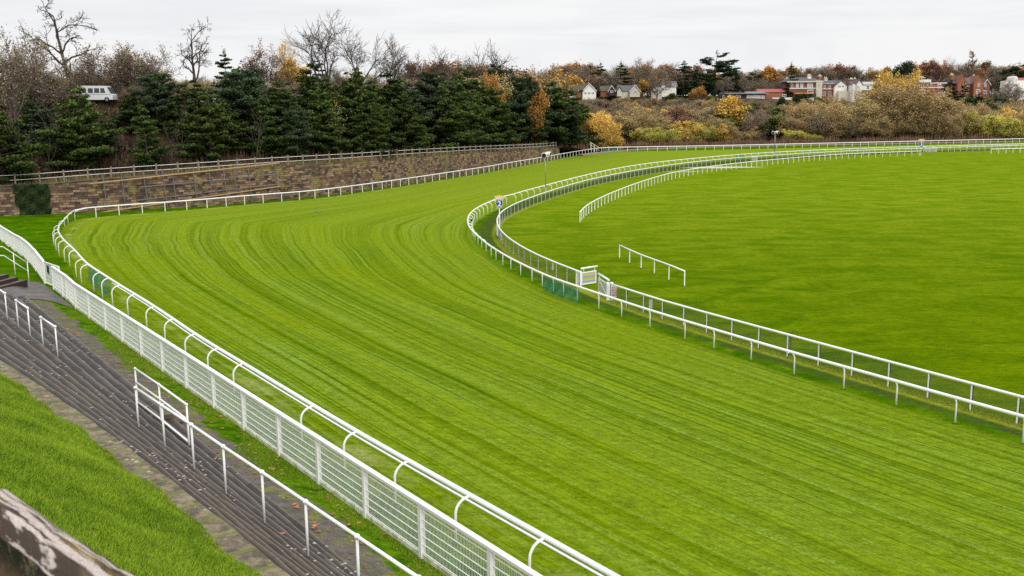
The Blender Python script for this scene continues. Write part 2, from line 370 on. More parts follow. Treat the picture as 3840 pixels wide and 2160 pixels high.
def _wface(t, b):
    p = t.pos(); n = t.noise(p, 2.4, 4, .6); n2 = t.noise(p, 14, 4, .75); x, y, z = t.sep(p)
    c = t.mix(t.step(n, .36, .62), (.20, .11, .10), (.34, .22, .085)); c = t.mix(t.math('MULTIPLY', t.step(n2, .5, .64), .7), c, (.05, .045, .02))
    up = t.step(z, 10.62, 10.85); c = t.mix(up, c, t.mix(t.step(n2, .5, .68), (.018, .018, .010), (.16, .14, .07))); t.put(b.inputs['Base Color'], c); t.put(b.inputs['Normal'], t.bump(n2, .9, .06))
WFACE = mat('mossy_wall_face', _wface, rough=.95, spec=.1)
def _terr(t, b):
    uv = t.tex('UV'); x, y, _ = t.sep(uv); p = t.pos()   # uv.x along the terrace, uv.y = step number + place on the tread
    stepi = t.math('FLOOR', y); fy = t.math('FRACT', y)
    j = t.math('ADD', t.math('DIVIDE', x, .92), t.math('MULTIPLY', stepi, .37)); fj = t.math('FRACT', j); cell = t.noise(t.comb(t.math('MULTIPLY', t.math('FLOOR', j), 3.7), t.math('MULTIPLY', stepi, 5.3)), 1.0, 0)
    low = t.step(stepi, 4.5, 3.5)
    dk = t.mix(t.step(cell, .3, .7), (.034, .027, .024), (.088, .071, .060)); br = t.mix(t.step(cell, .3, .7), (.044, .032, .022), (.092, .068, .046)); c = t.mix(low, br, dk)
    slab = t.step(stepi, 9.5, 10.0); sn = t.noise(p, 3.0, 5, .7); sl = t.mix(t.step(sn, .38, .62), (.085, .068, .042), (.25, .20, .115)); sl = t.mix(t.math('MULTIPLY', t.step(t.noise(p, 1.1, 3), .55, .7), .5), sl, (.19, .17, .06)); c = t.mix(slab, c, sl)
    n = t.noise(p, 14, 4, .75); n1 = t.noise(p, 2.0, 4, .6); c = t.mix(t.math('MULTIPLY', t.step(n1, .5, .7), .5), c, (.13, .105, .075))
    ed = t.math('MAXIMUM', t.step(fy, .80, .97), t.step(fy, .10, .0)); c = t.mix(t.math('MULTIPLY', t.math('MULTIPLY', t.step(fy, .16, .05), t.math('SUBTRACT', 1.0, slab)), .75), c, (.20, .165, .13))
    c = t.mix(t.math('MULTIPLY', t.math('MULTIPLY', t.step(fy, .22, .45), t.math('SUBTRACT', 1.0, slab)), .85), c, (.020, .017, .016))  # contact shade under the next step up, painted into the inner tread
    jt = t.math('LESS_THAN', fj, t.math('ADD', .035, t.math('MULTIPLY', slab, t.math('MULTIPLY', t.noise(p, 2.5, 2), .16)))); c = t.mix(t.math('MULTIPLY', jt, t.mix(slab, .5, .9)), c, t.mix(slab, (.016, .014, .013), (.12, .155, .015)))
    # white lichen spots in patches
    vo = t.n.new('ShaderNodeTexVoronoi'); t.put(vo.inputs['Vector'], p); vo.inputs['Scale'].default_value = 7.5; rn = t.sep(vo.outputs['Color'])
    spot = t.math('MULTIPLY', t.math('LESS_THAN', vo.outputs['Distance'], t.math('MULTIPLY', rn[0], .40)), t.math('GREATER_THAN', rn[1], t.math('SUBTRACT', .97, t.math('MULTIPLY', t.step(t.noise(p, .42, 3), .48, .70), .75))))
    c = t.mix(t.math('MULTIPLY', spot, .8), c, (.46, .43, .38)); k = t.math('ADD', .5, n); c = t.mix(1.0, c, t.comb(k, k, k), 'MULTIPLY')
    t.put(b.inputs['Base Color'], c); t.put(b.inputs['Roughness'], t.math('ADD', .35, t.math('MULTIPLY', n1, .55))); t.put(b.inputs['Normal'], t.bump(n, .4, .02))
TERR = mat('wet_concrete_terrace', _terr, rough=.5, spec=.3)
def _asph(t, b):
    p = t.pos(); n = t.noise(p, 1.1, 4, .6); n2 = t.noise(p, 30, 3, .8); c = t.mix(t.step(n, .35, .65), (.060, .052, .052), (.135, .115, .11)); c = t.mix(t.math('MULTIPLY', t.step(n2, .55, .75), .5), c, (.2, .17, .14))
    c = t.mix(t.math('MULTIPLY', t.step(t.noise(p, .8, 4, .7), .60, .70), .8), c, (.26, .17, .08)); t.put(b.inputs['Base Color'], c); t.put(b.inputs['Roughness'], t.math('ADD', .25, t.math('MULTIPLY', n, .5)))
ASPH = mat('damp_asphalt', _asph, rough=.5)
def _conc(t, b):
    p = t.pos(); n = t.noise(p, 3, 4, .7); n2 = t.noise(p, 20, 3, .7); c = t.mix(t.step(n, .35, .65), (.10, .075, .055), (.20, .16, .12)); c = t.mix(t.math('MULTIPLY', t.step(n2, .5, .7), .5), c, (.05, .04, .03)); t.put(b.inputs['Base Color'], c)
CONC = mat('stained_concrete', _conc, rough=.85)
def _riser(t, b):
    p = t.pos(); n = t.noise(p, 5, 3); t.put(b.inputs['Base Color'], t.mix(n, (.018, .013, .011), (.05, .038, .03)))
RISER = mat('dark_step_riser', _riser, rough=.9)
POSTC = mat('brown_concrete_post', lambda t, b: t.put(b.inputs['Base Color'], t.mix(t.noise(t.pos(), 6, 3), (.16, .125, .095), (.30, .25, .20))), rough=.85)
POLE = mat('dark_scaffold_pole', lambda t, b: t.put(b.inputs['Base Color'], t.mix(t.noise(t.pos(), 3, 3), (.10, .095, .11), (.24, .22, .23))), rough=.6)
PLANK = mat('new_timber_plank', lambda t, b: t.put(b.inputs['Base Color'], t.mix(t.noise(t.pos(), 4, 3), (.42, .26, .13), (.60, .40, .20))), rough=.7)
IRON = mat('black_iron_railing', col=(.018, .018, .022), rough=.6)
SAND = mat('pale_sand', lambda t, b: t.put(b.inputs['Base Color'], t.mix(t.noise(t.pos(), 1.5, 4), (.45, .42, .30), (.62, .57, .46))), rough=.95)

def foliage(name, lo, hi, hue=.0, val=.35, tr=.25):
    """lit by the 'shade' attribute of each clump, tinted per object"""
    def f(t, b):
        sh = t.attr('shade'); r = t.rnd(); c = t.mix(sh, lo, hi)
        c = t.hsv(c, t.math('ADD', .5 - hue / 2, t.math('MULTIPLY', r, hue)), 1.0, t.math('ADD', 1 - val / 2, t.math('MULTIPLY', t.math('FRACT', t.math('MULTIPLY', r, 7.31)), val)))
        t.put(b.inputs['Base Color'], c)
    return mat(name, f, rough=.8, spec=.15)
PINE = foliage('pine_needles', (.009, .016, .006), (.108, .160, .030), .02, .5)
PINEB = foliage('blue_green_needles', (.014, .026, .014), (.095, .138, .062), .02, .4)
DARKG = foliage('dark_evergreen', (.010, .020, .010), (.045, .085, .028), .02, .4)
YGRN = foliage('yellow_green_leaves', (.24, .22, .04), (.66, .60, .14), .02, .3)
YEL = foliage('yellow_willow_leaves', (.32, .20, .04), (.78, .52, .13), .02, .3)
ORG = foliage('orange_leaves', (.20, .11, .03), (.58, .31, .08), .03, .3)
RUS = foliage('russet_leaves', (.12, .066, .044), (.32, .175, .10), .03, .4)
BRN = foliage('brown_twig_leaves', (.18, .142, .095), (.33, .26, .155), .03, .4)  # this tone and the ochre below are paled to imitate distance haze
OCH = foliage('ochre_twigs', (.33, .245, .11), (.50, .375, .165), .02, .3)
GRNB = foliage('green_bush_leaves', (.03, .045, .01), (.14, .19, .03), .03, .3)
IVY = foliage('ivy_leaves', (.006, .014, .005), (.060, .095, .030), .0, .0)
def _bark(lo, hi):
    return lambda t, b: (t.put(b.inputs['Base Color'], t.mix(t.noise(t.tex(), 3.0, 4, .7), lo, hi)))
BARK = mat('brown_bark', _bark((.045, .034, .027), (.12, .092, .072)), rough=.95, spec=.1)
BARKG = mat('grey_green_bark', _bark((.055, .052, .040), (.15, .14, .10)), rough=.95, spec=.1)
BARKL = mat('pale_birch_bark', _bark((.28, .26, .23), (.5, .48, .44)), rough=.9, spec=.1)
TWIGP = mat('purple_brown_twigs', _bark((.11, .088, .075), (.23, .18, .15)), rough=.95, spec=.1)
TWIGO = mat('ochre_brown_twigs', _bark((.24, .18, .10), (.38, .29, .165)), rough=.95, spec=.1)
BLADE = foliage('grass_blades', (.070, .155, .002), (.33, .46, .030), 0, 0)
FOOT = foliage('unmown_grass', (.16, .22, .006), (.46, .50, .06), 0, 0)
LEAFL = foliage('fallen_brown_leaves', (.16, .07, .03), (.55, .25, .12), 0, 0)
# ------------------------------------------------------------------ surveyed lines of the racecourse
s4 = .42786; s9 = .19463; s7 = .15528; s2 = .23328; s3 = .37267
# outer rail, curved stanchions, from near the camera to the apex by the wall (feet)
R1C = gpts(Z(1000, 1540, s4, [(1660, 1160), (1130, 820), (685, 530), (310, 275)]) + Z(0, 1050, s4, [(2055, 1000), (1830, 855), (1632, 712), (1452, 565), (1290, 440), (1125, 320), (990, 232), (900, 160)])
           + [(353, 1094.7), (306, 1061.8), (286.7, 1039.4), (262.2, 1000), (243.3, 981), (221.9, 958), (211.2, 939.2), (203.4, 920.7), (200.5, 907), (205.3, 889.5), (223.8, 868), (242.3, 851), (256, 839.9), (281.8, 827.2)])
_a, _b = np.array(R1C[0]), np.array(R1C[1]); _d = (_a - _b)
R1C = [tuple(_a + _d * k) for k in (4, 3, 2, 1)] + R1C
R1W = gpts(Z(0, 500, s4, [(769, 740), (815, 727), (1024, 716), (1233, 702), (1423, 687), (1606, 678), (1777, 663), (1937, 648), (2090, 626), (2235, 612), (2375, 605), (2507, 598)])
           + Z(900, 500, s4, [(530, 590), (650, 575), (763, 565), (873, 545), (976, 530), (1078, 516), (1176, 502), (1270, 488), (1360, 474), (1450, 460), (1533, 447), (1615, 435), (1693, 422), (1766, 410), (1837, 398), (1905, 386), (1973, 376), (2037, 366), (2100, 356), (2160, 346), (2218, 334), (2275, 323), (2330, 312), (2384, 302), (2435, 292), (2483, 284), (2533, 275)])
           + Z(1920, 100, s3, [(170, 1392), (224, 1381), (278, 1370), (329, 1359), (381, 1351), (429, 1341), (478, 1331), (522, 1323), (567, 1315), (610, 1307), (652, 1299), (692, 1292), (732, 1285), (770, 1279), (808, 1273), (845, 1268)]))
R1W = smooth(R1W, 6)
FARR = smooth(gpts(Z(1920, 100, s3, [(845, 1268), (885, 1262), (992, 1255), (1135, 1256), (1300, 1254), (1500, 1250), (1690, 1247), (1870, 1243), (2050, 1240), (2300, 1234), (2500, 1229)]) + Z(2880, 100, s3, [(180, 1224), (432, 1217), (700, 1211), (1000, 1204), (1275, 1197), (1600, 1189), (2000, 1179), (2540, 1167)]) + [(3960, 531), (4150, 527)]), 2)
# inner rail
R2N = gpts([(3835, 1665.7), (3581, 1589), (3360, 1521.5), (3163, 1460), (2977, 1407), (2816, 1352.5), (2677, 1309), (2567.8, 1273.7), (2437, 1230), (2330.8, 1192), (2245.4, 1161.4), (2164.6, 1131.5), (2113, 1113), (2075, 1097), (2033.6, 1077), (1995, 1057), (1952.5, 1035.6), (1915.8, 1013), (1885.7, 994), (1860, 975.7), (1842, 963), (1823, 944.5), (1806.5, 930.8), (1792.8, 917), (1781.7, 903.4), (1775, 892), (1771.5, 880), (1770, 868), (1772, 857), (1775, 847), (1780.6, 839), (1788.8, 830.6), (1800, 820.5), (1814, 812), (1829, 803.4), (1845, 795.7), (1863.6, 787), (1882.3, 779.4), (1900, 771.6)])
_a, _b = np.array(R2N[0]), np.array(R2N[1]); R2N = [tuple(_a + (_a - _b) * k) for k in (4, 3, 2, 1)] + R2N
R2T = gpts(Z(1700, 550, s4, [(500, 425), (550, 409), (600, 395), (700, 368), (800, 343), (900, 314), (1020, 284), (1150, 253), (1300, 215), (1450, 185), (1650, 150), (1850, 128), (2100, 103), (2400, 75), (2571, 62)]) + Z(2880, 100, s3, [(200, 1256), (400, 1245), (800, 1228), (1280, 1213), (1700, 1202), (2100, 1192), (2576, 1180)]) + [(3960, 536), (4150, 531)], 1.12)
R2T = smooth(R2T, 2); R2T = offset(R2T, -.42)
R2 = np.vstack([smooth(R2N, 1), R2T]); R2 = catmull(R2, 3)
# crowd fence with dark net round the infield
FENR = smooth(gpts(Z(1700, 550, s4, [(1373, 1200), (1510, 1240), (1650, 1290), (1810, 1340), (1980, 1395)]) + Z(2740, 1100, s4, [(403, 330), (658, 403), (940, 478), (1240, 560), (1568, 640), (1918, 738), (2300, 838)]), 1.13), 2)
_d = FENR[-1] - FENR[-2]; FENR = np.vstack([FENR, FENR[-1] + _d, FENR[-1] + 2 * _d, FENR[-1] + 3 * _d, FENR[-1] + 5 * _d])
FENL = gpts(Z(1700, 550, s4, [(1100, 1092), (1000, 1055), (900, 1015), (800, 975), (700, 930), (600, 880), (500, 815), (430, 760), (395, 715), (377, 668), (376, 630), (392, 585), (450, 540), (520, 505), (650, 450), (800, 400), (1000, 335), (1200, 280), (1400, 238), (1700, 185), (2000, 140), (2300, 108), (2571, 90)]) + Z(2880, 100, s3, [(300, 1275), (700, 1252), (1100, 1235), (1540, 1222), (2000, 1208), (2576, 1193)]) + [(3960, 541), (4150, 536)], 1.13)
FENL = catmull(smooth(FENL, 2), 4)
R4 = catmull(smooth(gpts(Z(1700, 550, s4, [(1110, 575), (1130, 542), (1170, 511), (1210, 487), (1310, 430), (1420, 392), (1530, 345), (1640, 305), (1760, 270), (1880, 235), (1970, 212), (2120, 192), (2290, 170), (2440, 147), (2571, 130)]) + Z(2880, 100, s3, [(340, 1315), (540, 1290), (800, 1278), (1090, 1265), (1535, 1252)]), 1.08), 2), 3)
R5 = gpts(Z(1700, 550, s4, [(1456, 975), (1543, 1020), (1643, 1070), (1759, 1115), (1890, 1160), (2025, 1225)]))
R6 = gpts(Z(2880, 100, s3, [(2245, 1232), (2390, 1228), (2576, 1222)]) + [(3960, 551)], 1.08)
# low straight line of the white mesh fence in front of the terraces
WF_A = gpts(Z(0, 840, s7, [(-160, 250), (-40, 330), (70, 435), (215, 545), (370, 665), (535, 770), (710, 935), (880, 1140), (1090, 1440)]))
WF_B = gpts(Z(0, 1050, s2, [(870, 150), (1020, 270), (1085, 315)]) + Z(0, 1050, s4, [(700, 250), (822, 335), (952, 440), (1098, 545), (1265, 665), (1445, 800), (1655, 950), (1887, 1125), (2153, 1315)]) + Z(1000, 1540, s4, [(120, 393), (483, 640), (908, 930), (1410, 1280)]))
_v = [WV(*p)[1] for p in WF_B]; _st = (_v[-1] - _v[-6]) / 5
WF_B = [XY(-10.47, v) if i > 2 else WF_B[i] for i, v in enumerate(_v)] + [XY(-10.47, _v[-1] + _st * k) for k in (1, 2, 3, 4)]

# wall foot and the far boundary of the course
WALLP = np.array([(-95, 109), (-75, 112.5), (-60, 115.6), (-50, 119.3), (-41, 124.5), (-33.5, 131), (-27, 139), (-21.5, 149), (-16.2, 161.8), (-10.5, 176), (-3.5, 195), (3.4, 214), (11.5, 238)], float)
WALLC = catmull(WALLP, 5)
BND = np.vstack([WALLC, catmull(np.array([(11.5, 238), (22, 262), (40, 283), (75, 296), (120, 306), (180, 322), (260, 342), (420, 380), (700, 450)], float), 5)[1:]])
NW = len(WALLC)
# ------------------------------------------------------------------ ground sheet
RAILW = np.vstack([np.array(R1C), R1W, FARR[1:]])
_near = np.array([XY(-12.6, 8), ]); 
poly_trk = np.vstack([RAILW, R2[::-1]])
FENALL = np.vstack([FENR[::-1], FENL])
poly_inf = np.vstack([FENALL, [(500, 330), (500, -40)]])
def make_ground():
    rr = [6.0]
    while rr[-1] < 520: rr.append(rr[-1] * 1.0085 + .0)
    rr += [600, 800, 1200, 2500]
    rr = np.array(rr); an = np.radians(np.arange(-62, 62.01, .22)); Rg, Ag = np.meshgrid(rr, an, indexing='ij')
    X = (Rg * np.sin(Ag)).ravel(); Y = (Rg * np.cos(Ag)).ravel()
    Zv = gz(X, Y)
    D, S = pdist(X, Y, BND); left = ~inside(X, Y, np.vstack([BND, [(900, -300), (-300, -300), (-300, 90)]]))
    Zv = np.where(left & (D > 1.2), -.6, Zv)
    w, v = WV(X, Y); under = (w > -8.1) & (v > -56.4); Zv = np.where(under, Zv - .5, Zv)
    V = np.stack([X, Y, Zv], 1); nr, na = len(rr), len(an)
    i = np.arange(nr - 1)[:, None] * na + np.arange(na - 1)[None]; i = i.ravel()
    F = np.stack([i, i + 1, i + na + 1, i + na], 1)[:, ::-1]
    me = mesh_np('ground', V, F, GROUND, True)
    dout, so = pdist(X, Y, RAILW); din, si = pdist(X, Y, R2); dfe, _ = pdist(X, Y, FENALL)
    ins = inside(X, Y, poly_trk); trk = np.where(ins, 1, -1) * np.minimum(np.minimum(dout, din), 30)
    a = dout / (dout + din + 1e-6)
    attr(me, 'trk', trk); attr(me, 'dfen', np.where(inside(X, Y, poly_inf), 1, -1) * dfe)
    attr(me, 'din', din); attr(me, 'dout', dout); attr(me, 'across', a * 24); attr(me, 'along', so * (1 - a) + si * a)
    return tag(link('ground', me), kind='structure')
make_ground()

# ------------------------------------------------------------------ terraces: bottom edge at w=-8.5, ten treads, a broad slab, then the grass bank
VV = np.arange(-57.0, -6.0, .5)
def wcurve(native, z):
    P = [WV(*at_z(a, b, z)[:2]) for a, b in native]; P.sort(key=lambda q: q[1]); vs = [q[1] for q in P]; ws = [q[0] for q in P]
    c = np.polyfit(vs, ws, 2) if len(vs) > 5 else np.polyfit(vs, ws, 1); lo, hi = min(vs), max(vs)
    f = lambda v: np.polyval(c, np.clip(v, lo, hi)) + (np.polyval(np.polyder(c), lo) * np.minimum(v - lo, 0)) + (np.polyval(np.polyder(c), hi) * np.maximum(v - hi, 0))
    return f
ZSL = 3.8
POSTPX = Z(0, 1050, s2, [(298, 765), (487, 908), (697, 1068), (930, 1240)]) + Z(0, 1050, s4, [(1215, 1290)]) + Z(0, 1540, s4, [(1445, 320)]) + Z(500, 1700, .31056, [(735, 190), (1120, 488), (1585, 838), (2110, 1240)])
w_post = wcurve(POSTPX, 2.9)
w_so = wcurve(Z(0, 1050, s4, [(0, 700), (300, 880), (550, 1050), (800, 1210), (1060, 1449)]) + Z(500, 1700, .31056, [(380, 260), (720, 490), (1050, 760), (1420, 1070), (1800, 1400)]), ZSL)
w_si = wcurve(Z(0, 1540, s4, [(430, 0), (640, 150), (900, 370), (1200, 590), (1500, 850), (1720, 1010), (2000, 1260), (2200, 1449)]), ZSL)
def w_edge(k, v):                              # outer edge of tread k (0..9), 10 = slab, 11 = bank
    a, b, c, d = -8.5, w_post(v) - .02, w_so(v), w_si(v)
    if k <= 4: return a + (b - a) * k / 4.0
    if k <= 10: return b + (c - b) * (k - 4) / 6.0
    return d
def z_tread(k): return 2.42 + .138 * k if k < 10 else ZSL
def make_terrace():
    V = []; Q = []; UV = []; MI = []; n = 0
    for k in range(11):
        w0 = np.array([w_edge(k, v) for v in VV]); w1 = np.array([w_edge(k + 1, v) for v in VV]) + (0.3 if k == 10 else 0)
        zt = z_tread(k); zb = zt - .16 if k else 2.15
        nz = .012 * np.sin(VV * 1.9 + k * 2.1) + .010 * np.sin(VV * 4.3 + k)
        w0 = w0 + nz
        cols = [(w0 - .004, zb, k + .02), (w0, zt - .02, k + .0), (w0 + .02, zt, k + .02), (w1 + .03, zt + .004, k + .995)]
        for (w, z, u) in cols:
            x, y = XY(w, VV); V += list(zip(x, y, np.full(len(VV), z) + .006 * np.sin(VV * .8 + k))); UV += [(v + 60, u) for v in VV]
        m = len(VV)
        for c in range(3):
            for i in range(m - 1):
                Q.append((n + c * m + i, n + c * m + i + 1, n + (c + 1) * m + i + 1, n + (c + 1) * m + i)); MI.append(1 if c == 0 else 0)
        # end cap of the step at the far end
        a0 = n; 
        x0, y0 = XY(w0[0], VV[0]); x1, y1 = XY(w1[0], VV[0]); q = len(V)
        V += [(x0, y0, zb), (x1, y1, zb), (x1, y1, zt), (x0, y0, zt)]; UV += [(0, k)] * 4; Q.append((q, q + 1, q + 2, q + 3)); MI.append(1)
        n = len(V)
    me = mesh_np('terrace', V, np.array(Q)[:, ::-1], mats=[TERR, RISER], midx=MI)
    uvl = me.uv_layers.new(name='UVMap'); li = np.zeros(len(me.loops), np.int32); me.loops.foreach_get('vertex_index', li); uvl.data.foreach_set('uv', np.array(UV, np.float32)[li].ravel())
    tag(link('terrace_steps', me), kind='structure')
make_terrace()
# coping line of the city wall the camera looks over: outer and inner top edges
WT = 10.95
CO = [at_z(a, b, WT)[:2] for a, b in [(0, 1835), (163, 1930), (298.6, 2025), (485, 2158)]]
CI = [at_z(a, b, WT)[:2] for a, b in [(0, 1937), (140, 2000), (303, 2105), (365, 2158)]]
cdir = (np.array(CO[-1]) - np.array(CO[0])); cdir /= np.linalg.norm(cdir); cnor = np.array([-cdir[1], cdir[0]])  # towards the course
cw = float(np.mean([abs((np.array(CI[0]) - np.array(CO[0])) @ cnor), abs((np.array(CI[-1]) - np.array(CO[-1])) @ cnor)]))
def bank_z(w, v):
    wi = w_si(v) + .12; wb = np.array([WV(*(np.array(CO[0]) + cdir * 0))[0]])[0]
    return ZSL + .03 + np.clip(w - wi, 0, 99) * .62
def make_bank():
    vs = np.arange(-62, 2, .4); us = np.linspace(0, 1, 26); V = []
    for v in vs:
        wi = w_si(v) + .10 + .10 * sin(v * 1.7) * sin(v * .63)
        for u in us:
            w = wi + u * 7.5; x, y = XY(w, v); z = ZSL + .02 + (w - wi) * .62 + .05 * sin(w * 2.1 + v * .7) * min(1, u * 8) + .10 * min(1, u * 10)
            V.append((x, y, z))
    m = len(us); Q = [(i * m + j, i * m + j + 1, (i + 1) * m + j + 1, (i + 1) * m + j) for i in range(len(vs) - 1) for j in range(m - 1)]
    # skirt hiding the foot at the slab
    me = mesh_np('bank', V, Q, mat('bank_turf', lambda t, b: t.put(b.inputs['Base Color'], t.mix(t.noise(t.pos(), 5, 4, .7), (.045, .12, .002), (.12, .25, .006))), rough=.95, spec=.1), True)
    tag(link('grass_bank', me), kind='structure')
    return vs
make_bank()
def blades(name, pts, h, lean, width, matr, label, shade_fn):
    """upright bent blades, one triangle each: pts (n,3)"""
    n = len(pts); a = NR.rand(n) * 2 * pi; H_ = h * (.55 + .9 * NR.rand(n)); L = lean * NR.randn(n, 2) * H_[:, None]
    wv = width * (.7 + .6 * NR.rand(n)); dx = np.cos(a) * wv; dy = np.sin(a) * wv
    A = pts + np.stack([-dx, -dy, 0 * dx - .01], 1); B = pts + np.stack([dx, dy, 0 * dx - .01], 1); C = pts + np.stack([L[:, 0], L[:, 1], H_], 1)
    V = np.stack([A, B, C], 1).reshape(-1, 3); F = np.arange(n * 3).reshape(-1, 3)
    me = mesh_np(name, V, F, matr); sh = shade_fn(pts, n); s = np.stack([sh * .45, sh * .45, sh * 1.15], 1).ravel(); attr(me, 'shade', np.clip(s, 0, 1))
    o = link(name, me); tag(o, label, 'grass', kind='stuff'); return o
def vnoise(x, y, f, seed=0):
    r = np.random.RandomState(seed); g = r.rand(64, 64); X = x * f; Y = y * f; xi = np.floor(X).astype(int); yi = np.floor(Y).astype(int); fx = X - xi; fy = Y - yi; fx = fx * fx * (3 - 2 * fx); fy = fy * fy * (3 - 2 * fy)
    G = lambda i, j: g[i % 64, j % 64]
    return (G(xi, yi) * (1 - fx) + G(xi + 1, yi) * fx) * (1 - fy) + (G(xi, yi + 1) * (1 - fx) + G(xi + 1, yi + 1) * fx) * fy
def make_blades():
    n = 380000; v = -46 + 37 * NR.rand(n) ** .75; u = NR.rand(n)
    wi = np.array(w_si(v)) + .02 + .10 * np.sin(v * 1.7) * np.sin(v * .63); w = wi + u * 4.6 - .10
    x, y = XY(w, v); uu = (w - wi) / 7.5
    z = ZSL + .02 + np.maximum(w - wi, 0) * .62 + .05 * np.sin(w * 2.1 + v * .7) * np.clip(uu * 8, 0, 1) + .10 * np.clip(uu * 10, 0, 1)
    P = np.stack([x, y, z], 1)
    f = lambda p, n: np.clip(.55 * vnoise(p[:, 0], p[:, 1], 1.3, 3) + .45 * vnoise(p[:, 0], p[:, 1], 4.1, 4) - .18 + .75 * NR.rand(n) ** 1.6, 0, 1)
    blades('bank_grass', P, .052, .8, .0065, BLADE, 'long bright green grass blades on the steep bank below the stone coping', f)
    n = 90000; v = -56 + 48 * NR.rand(n) ** .7; w = -10.42 + 1.25 * NR.rand(n); x, y = XY(w, v)
    keep = (w + 1.6 * (vnoise(x, y, .55, 8) - .5) + .9 * (vnoise(x, y, 2.2, 9) - .5)) < -9.72; x, y = x[keep], y[keep]
    P = np.stack([x, y, gz(x, y)], 1)
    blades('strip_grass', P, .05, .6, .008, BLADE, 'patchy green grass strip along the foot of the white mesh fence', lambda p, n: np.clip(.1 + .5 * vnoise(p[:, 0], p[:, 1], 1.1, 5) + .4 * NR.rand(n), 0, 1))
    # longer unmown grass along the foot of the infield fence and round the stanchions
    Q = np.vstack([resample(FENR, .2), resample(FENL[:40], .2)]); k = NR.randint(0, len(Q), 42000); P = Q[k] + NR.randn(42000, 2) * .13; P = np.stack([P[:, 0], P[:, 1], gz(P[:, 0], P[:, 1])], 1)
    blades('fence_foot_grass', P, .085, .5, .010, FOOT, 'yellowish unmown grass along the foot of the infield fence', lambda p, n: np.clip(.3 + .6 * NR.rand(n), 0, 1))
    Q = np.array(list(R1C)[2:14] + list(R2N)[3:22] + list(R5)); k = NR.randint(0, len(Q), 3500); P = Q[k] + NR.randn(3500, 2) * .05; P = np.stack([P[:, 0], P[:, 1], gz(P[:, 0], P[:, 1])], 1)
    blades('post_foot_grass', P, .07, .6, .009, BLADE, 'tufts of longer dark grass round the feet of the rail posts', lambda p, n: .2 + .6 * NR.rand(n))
    # fallen leaves on the strip, the gravel and the terraces
    V = []; F = []; sh = []
    for i in range(430):
        v = -50 + 42 * random.random() ** .8; w = -10.4 + (1.7 * random.random() ** 1.1 if random.random() < .93 else 1.2 + 3.5 * random.random())
        if w > -8.4:
            k = max(j for j in range(11) if w_edge(j, v) <= w); z = z_tread(k) + .02
            if random.random() < .3: continue
        else: z = float(gz(*XY(w, v))) + .02 + .02 * random.random()
        x, y = XY(w, v); s = random.choice([.025, .03, .04, .05, .06, .09]); a = random.random() * 6.28; b = len(V)
        pts = [(cos(a + q * 2 * pi / 7) * s * (1 if q % 2 else .55), sin(a + q * 2 * pi / 7) * s * (1 if q % 2 else .55), random.random() * .03) for q in range(7)]
        V += [(x + p[0], y + p[1], z + p[2]) for p in pts]; F += [(b, b + q, b + q + 1) for q in range(1, 6)]; c = random.random(); sh += [c] * 7
    me = mesh_np('fallen_leaves', V, F, LEAFL); attr(me, 'shade', sh); tag(link('fallen_leaves', me), 'orange and brown fallen leaves scattered beside the white mesh fence', 'leaves', kind='stuff')
make_blades()
def make_parapet():
    c0 = np.array(CO[0]) - cdir * 2.5; L = 7.5; n = 220; prof = []
    root = thing('stone_parapet', 'lichen covered stone parapet coping across the bottom left corner', 'stone wall', (c0[0], c0[1], 6.0))
    V = []; UV = []; K = [(0.0, -.55), (.0, -.16), (.0, -.03), (.03, .0), (.30, .012), (.6, .016), (.85, .01), (1.0, -.01), (1.015, -.05), (1.0, -.11)]
    K = [(0.0, -.16), (-.01, -.05), (.0, -.015), (.03, .0)] + [(.03 + .94 * q / 14, 0.012 * sin(pi * q / 14)) for q in range(1, 14)] + [(.97, .0), (1.0, -.012), (1.01, -.03), (1.0, -.05), (.93, -.09)]
    for i in range(n + 1):
        s = L * i / n; base = c0 + cdir * s
        for (u, dz) in K:
            nb = vnoise(np.array([s]), np.array([u * .4]), 3.2, 21)[0] - .5; nb2 = vnoise(np.array([s]), np.array([u * cw]), 17, 22)[0] - .5
            wob = .05 * nb * (1 if u > .5 else .45); q = base - cnor * (u * cw + (wob if u in (1.0, 1.01, .97) else 0))
            crack = -.035 if (s % 1.25) < .035 else 0
            V.append((q[0], q[1], WT + dz + .030 * nb * (0 < u < 1) + .014 * nb2 + crack)); UV.append((s, u * cw))
    m = len(K); Q = [(i * m + j, i * m + j + 1, (i + 1) * m + j + 1, (i + 1) * m + j) for i in range(n) for j in range(m - 1)]
    V = np.array(V) - np.array(root.location); me = mesh_np('coping', V, Q, COPING, True)
    uvl = me.uv_layers.new(name='UVMap'); li = np.zeros(len(me.loops), np.int32); me.loops.foreach_get('vertex_index', li); uvl.data.foreach_set('uv', np.array(UV, np.float32)[li].ravel())
    link('coping', me, root)
    mb = MB()
    for (u0, u1) in ((.06, .94),):
        a = c0 - cnor * (u0 * cw); b = c0 - cnor * (u1 * cw); e = cdir * L
        P = [(*a, 4.0), (*(a + e), 4.0), (*(b + e), 4.0), (*b, 4.0)]; mb.prism(P, (0, 0, WT - .08 - 4.0))
    mb.build('wall_body', WFACE, root)
make_parapet()
